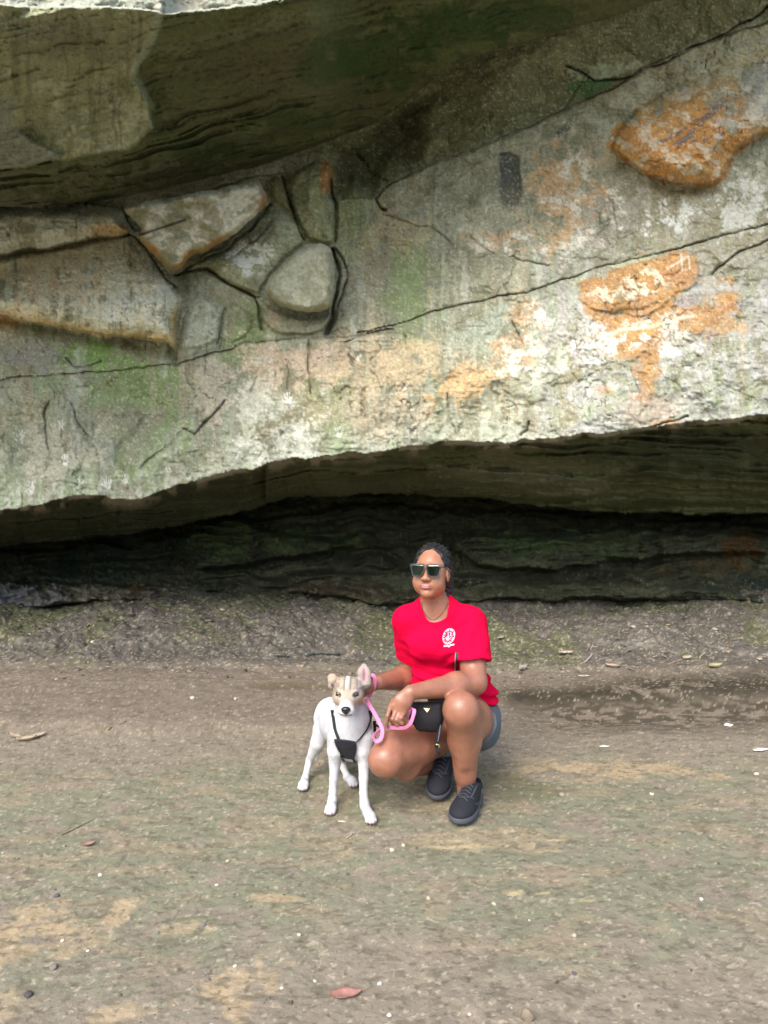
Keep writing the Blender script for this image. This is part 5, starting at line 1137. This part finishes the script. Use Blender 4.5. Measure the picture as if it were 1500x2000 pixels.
for px, py, L_, wd, ang, curl, c, lob, lab in LEAVES:
    p = on_ground(px, py); Vp, Fp, Cp = leaf_mesh(p, L_, wd, ang, curl, c, lob)
    o = tag(mesh_np('leaf', Vp, Fp, LEAFM, col=np.array(Cp)), lab, 'leaf', 'dead leaves on the ground')
    if L_ > .085 and c[0] < .35 and py > 1900:
        e1 = p+np.array([math.cos(ang), math.sin(ang), 0])*L_*.5+[0, 0, .006]; tube('stem', [e1-[.004, 0, 0], e1+[.014, .004, .004], e1+[.028, .012, .008]], .0009, material('leaf_stem', (.16, .09, .07)), o, ns=5)
STK = [([(1128, 1303), (1145, 1293), (1156, 1280), (1154, 1268), (1159, 1261)], .010, (.36, .32, .26), 'curved pale twig standing out on the bank behind the person', 0),
 ([(1366, 1287), (1372, 1280), (1378, 1277)], .009, (.40, .34, .24), 'short tan twig at the right of the bank', 0),
 ([(1305, 1298), (1330, 1290), (1348, 1285)], .006, (.32, .27, .20), 'thin straight twig under the pale tan leaf', 0),
 ([(598, 1283), (612, 1280), (632, 1279), (652, 1281), (664, 1281)], .022, (.11, .115, .10), 'dark grey weathered stick at the foot of the bank left of the dog', 0),
 ([(540, 1284), (552, 1283), (566, 1284)], .014, (.07, .065, .055), 'short black stick left of the grey weathered stick', 0),
 ([(120, 1632), (150, 1618), (186, 1600)], .0035, (.13, .12, .085), 'long thin dark twig pressed in green mud at the left', 0),
 ([(677, 1639), (688, 1631), (692, 1628)], .005, (.40, .35, .24), 'short pale stick just below the front paws', 0),
 ([(246, 1409), (240, 1412), (231, 1414)], .007, (.38, .33, .25), 'short bent stick on the far mud at the left', 0),
 ([(300, 1615), (330, 1614)], .0025, (.34, .31, .22), 'straw coloured straight stem on green mud', 0),
 ([(172, 1650), (176, 1645), (182, 1645)], .004, (.24, .17, .12), 'tiny brown stick beside the small curled leaf', 0)]
for pts, r, c, lab, _ in STK:
    P = [on_ground(*q_)+[0, 0, r*.6] for q_ in pts]; P = smooth_path(P, 5); P = P+.25*r*np.stack([vn(np.arange(len(P))*.7, 0*P[:, 0]+k, s=len(lab)+k) for k in range(3)], -1)
    o = tube('twig', P, [r*.45, r*.6, r*.5, r*.3], WOOD, m=1, ns=7)
    a = o.data.color_attributes.new('Col', 'FLOAT_COLOR', 'POINT'); a.data.foreach_set('color', np.tile([*c, 1.0], len(o.data.vertices)).astype(np.float32)); tag(o, lab, 'stick', 'sticks on the ground')
for i, (px, py, sx, sy, lab) in enumerate(((1180, 1460, .050, .014, 'white flat chip on the mud right of the person'), (1423, 1419, .055, .030, 'pale torn scrap on the damp mud at the far right'), (1486, 1467, .09, .02, 'whitish flat flake at the right edge of the mud'), (970, 1357, .018, .012, 'tiny white scrap on the mud beside the waistband'))):
    p = on_ground(px, py); Vp, Fp, Cp = leaf_mesh(p, sx, sy*1.6, .1*i, .3, (.62, .60, .58), 2, thick=.002); tag(mesh_np('scrap', Vp, Fp, STONE, col=np.array(Cp)), lab, 'scrap', 'pale scraps on the mud')
# gravel and crumbs that nobody could count
ico = []
ph = (1+5**.5)/2
iv = np.array([(-1, ph, 0), (1, ph, 0), (-1, -ph, 0), (1, -ph, 0), (0, -1, ph), (0, 1, ph), (0, -1, -ph), (0, 1, -ph), (ph, 0, -1), (ph, 0, 1), (-ph, 0, -1), (-ph, 0, 1)])/1.9
it = np.array([(0, 11, 5), (0, 5, 1), (0, 1, 7), (0, 7, 10), (0, 10, 11), (1, 5, 9), (5, 11, 4), (11, 10, 2), (10, 7, 6), (7, 1, 8), (3, 9, 4), (3, 4, 2), (3, 2, 6), (3, 6, 8), (3, 8, 9), (4, 9, 5), (2, 4, 11), (6, 2, 10), (8, 6, 7), (9, 8, 1)])
rg = np.random.default_rng(5); N = 3600
gy_ = np.concatenate([rg.uniform(1.7, 5.2, N//2-500), rg.uniform(5.0, 6.9, N//2+500)]); gx_ = rg.uniform(-.62, .62, N)*(gy_+.1)
dens = fb(gx_*2.2, gy_*5, o=3, s=701); keep = (dens > -.05) | (rg.random(N) < .35); gx_, gy_ = gx_[keep], gy_[keep]; N = len(gx_)
r_ = np.where(gy_ < 5, rg.gamma(1.4, .0013, N)+.0009, rg.gamma(1.6, .0034, N)+.002)*1.0
gzv = gz(gx_, gy_)
pal = np.array([(.30, .27, .21), (.40, .37, .31), (.12, .11, .09), (.09, .08, .065), (.30, .26, .19), (.22, .19, .15), (.36, .27, .17), (.20, .18, .15)]); ci = rg.integers(0, 8, N)
far_ = gy_ > 5; ci = np.where(far_ & (rg.random(N) < .6), rg.choice([3, 5, 7, 2], N), ci)
Vg = iv[None]*(1+.35*rg.uniform(-1, 1, (N, 12, 1)))*r_[:, None, None]*np.stack([rg.uniform(.8, 1.6, N), rg.uniform(.6, 1.1, N), rg.uniform(.35, .7, N)], -1)[:, None]
an_ = rg.uniform(0, 6.3, N)[:, None]; Vg = np.stack([Vg[..., 0]*np.cos(an_)-Vg[..., 1]*np.sin(an_), Vg[..., 0]*np.sin(an_)+Vg[..., 1]*np.cos(an_), Vg[..., 2]], -1)
Vg = Vg+np.stack([gx_, gy_, gzv+.15*r_], -1)[:, None]
Fg = (it[None]+12*np.arange(N)[:, None, None]).reshape(-1, 3)
gv = mesh_np('gravel', Vg.reshape(-1, 3), Fg, STONE, col=np.repeat(pal[ci], 12, 0), smooth=False); tag(gv, 'scattered grit and crumbs of stone over the mud and the bank', kind='stuff')
# leaf litter scraps on the bank
N = 520; ly = rg.uniform(5.15, 6.7, N); lx = rg.uniform(-.6, .6, N)*ly; keep = fb(lx*1.7, ly*2.5, o=3, s=711) > .0; lx, ly = lx[keep], ly[keep]
cl = rg.uniform(0, 1, len(lx)); Vs, Fs, Cs = [], [], []
for i in range(len(lx)):
    L_ = rg.uniform(.015, .06); w_ = L_*rg.uniform(.2, .6); a = rg.uniform(0, 6.3); z_ = float(gz(lx[i:i+1], ly[i:i+1])[0])+.006; b = len(Vs)
    for t_, s_, h_ in ((-.5, 0, 0), (-.1, .5, .3), (.1, -.5, .25), (.5, 0, .4)):
        Vs.append((lx[i]+L_*t_*math.cos(a)-w_*s_*math.sin(a), ly[i]+L_*t_*math.sin(a)+w_*s_*math.cos(a), z_+h_*L_*rg.uniform(0, 1)))
        Cs.append(np.array((.26, .20, .14))*(.4+1.1*cl[i]))
    Fs += [(b, b+2, b+1), (b+1, b+2, b+3)]
lt = mesh_np('leaf_litter', Vs, Fs, LEAFM, col=np.array(Cs)); tag(lt, 'scraps of dead leaf littering the rubble bank', kind='stuff')
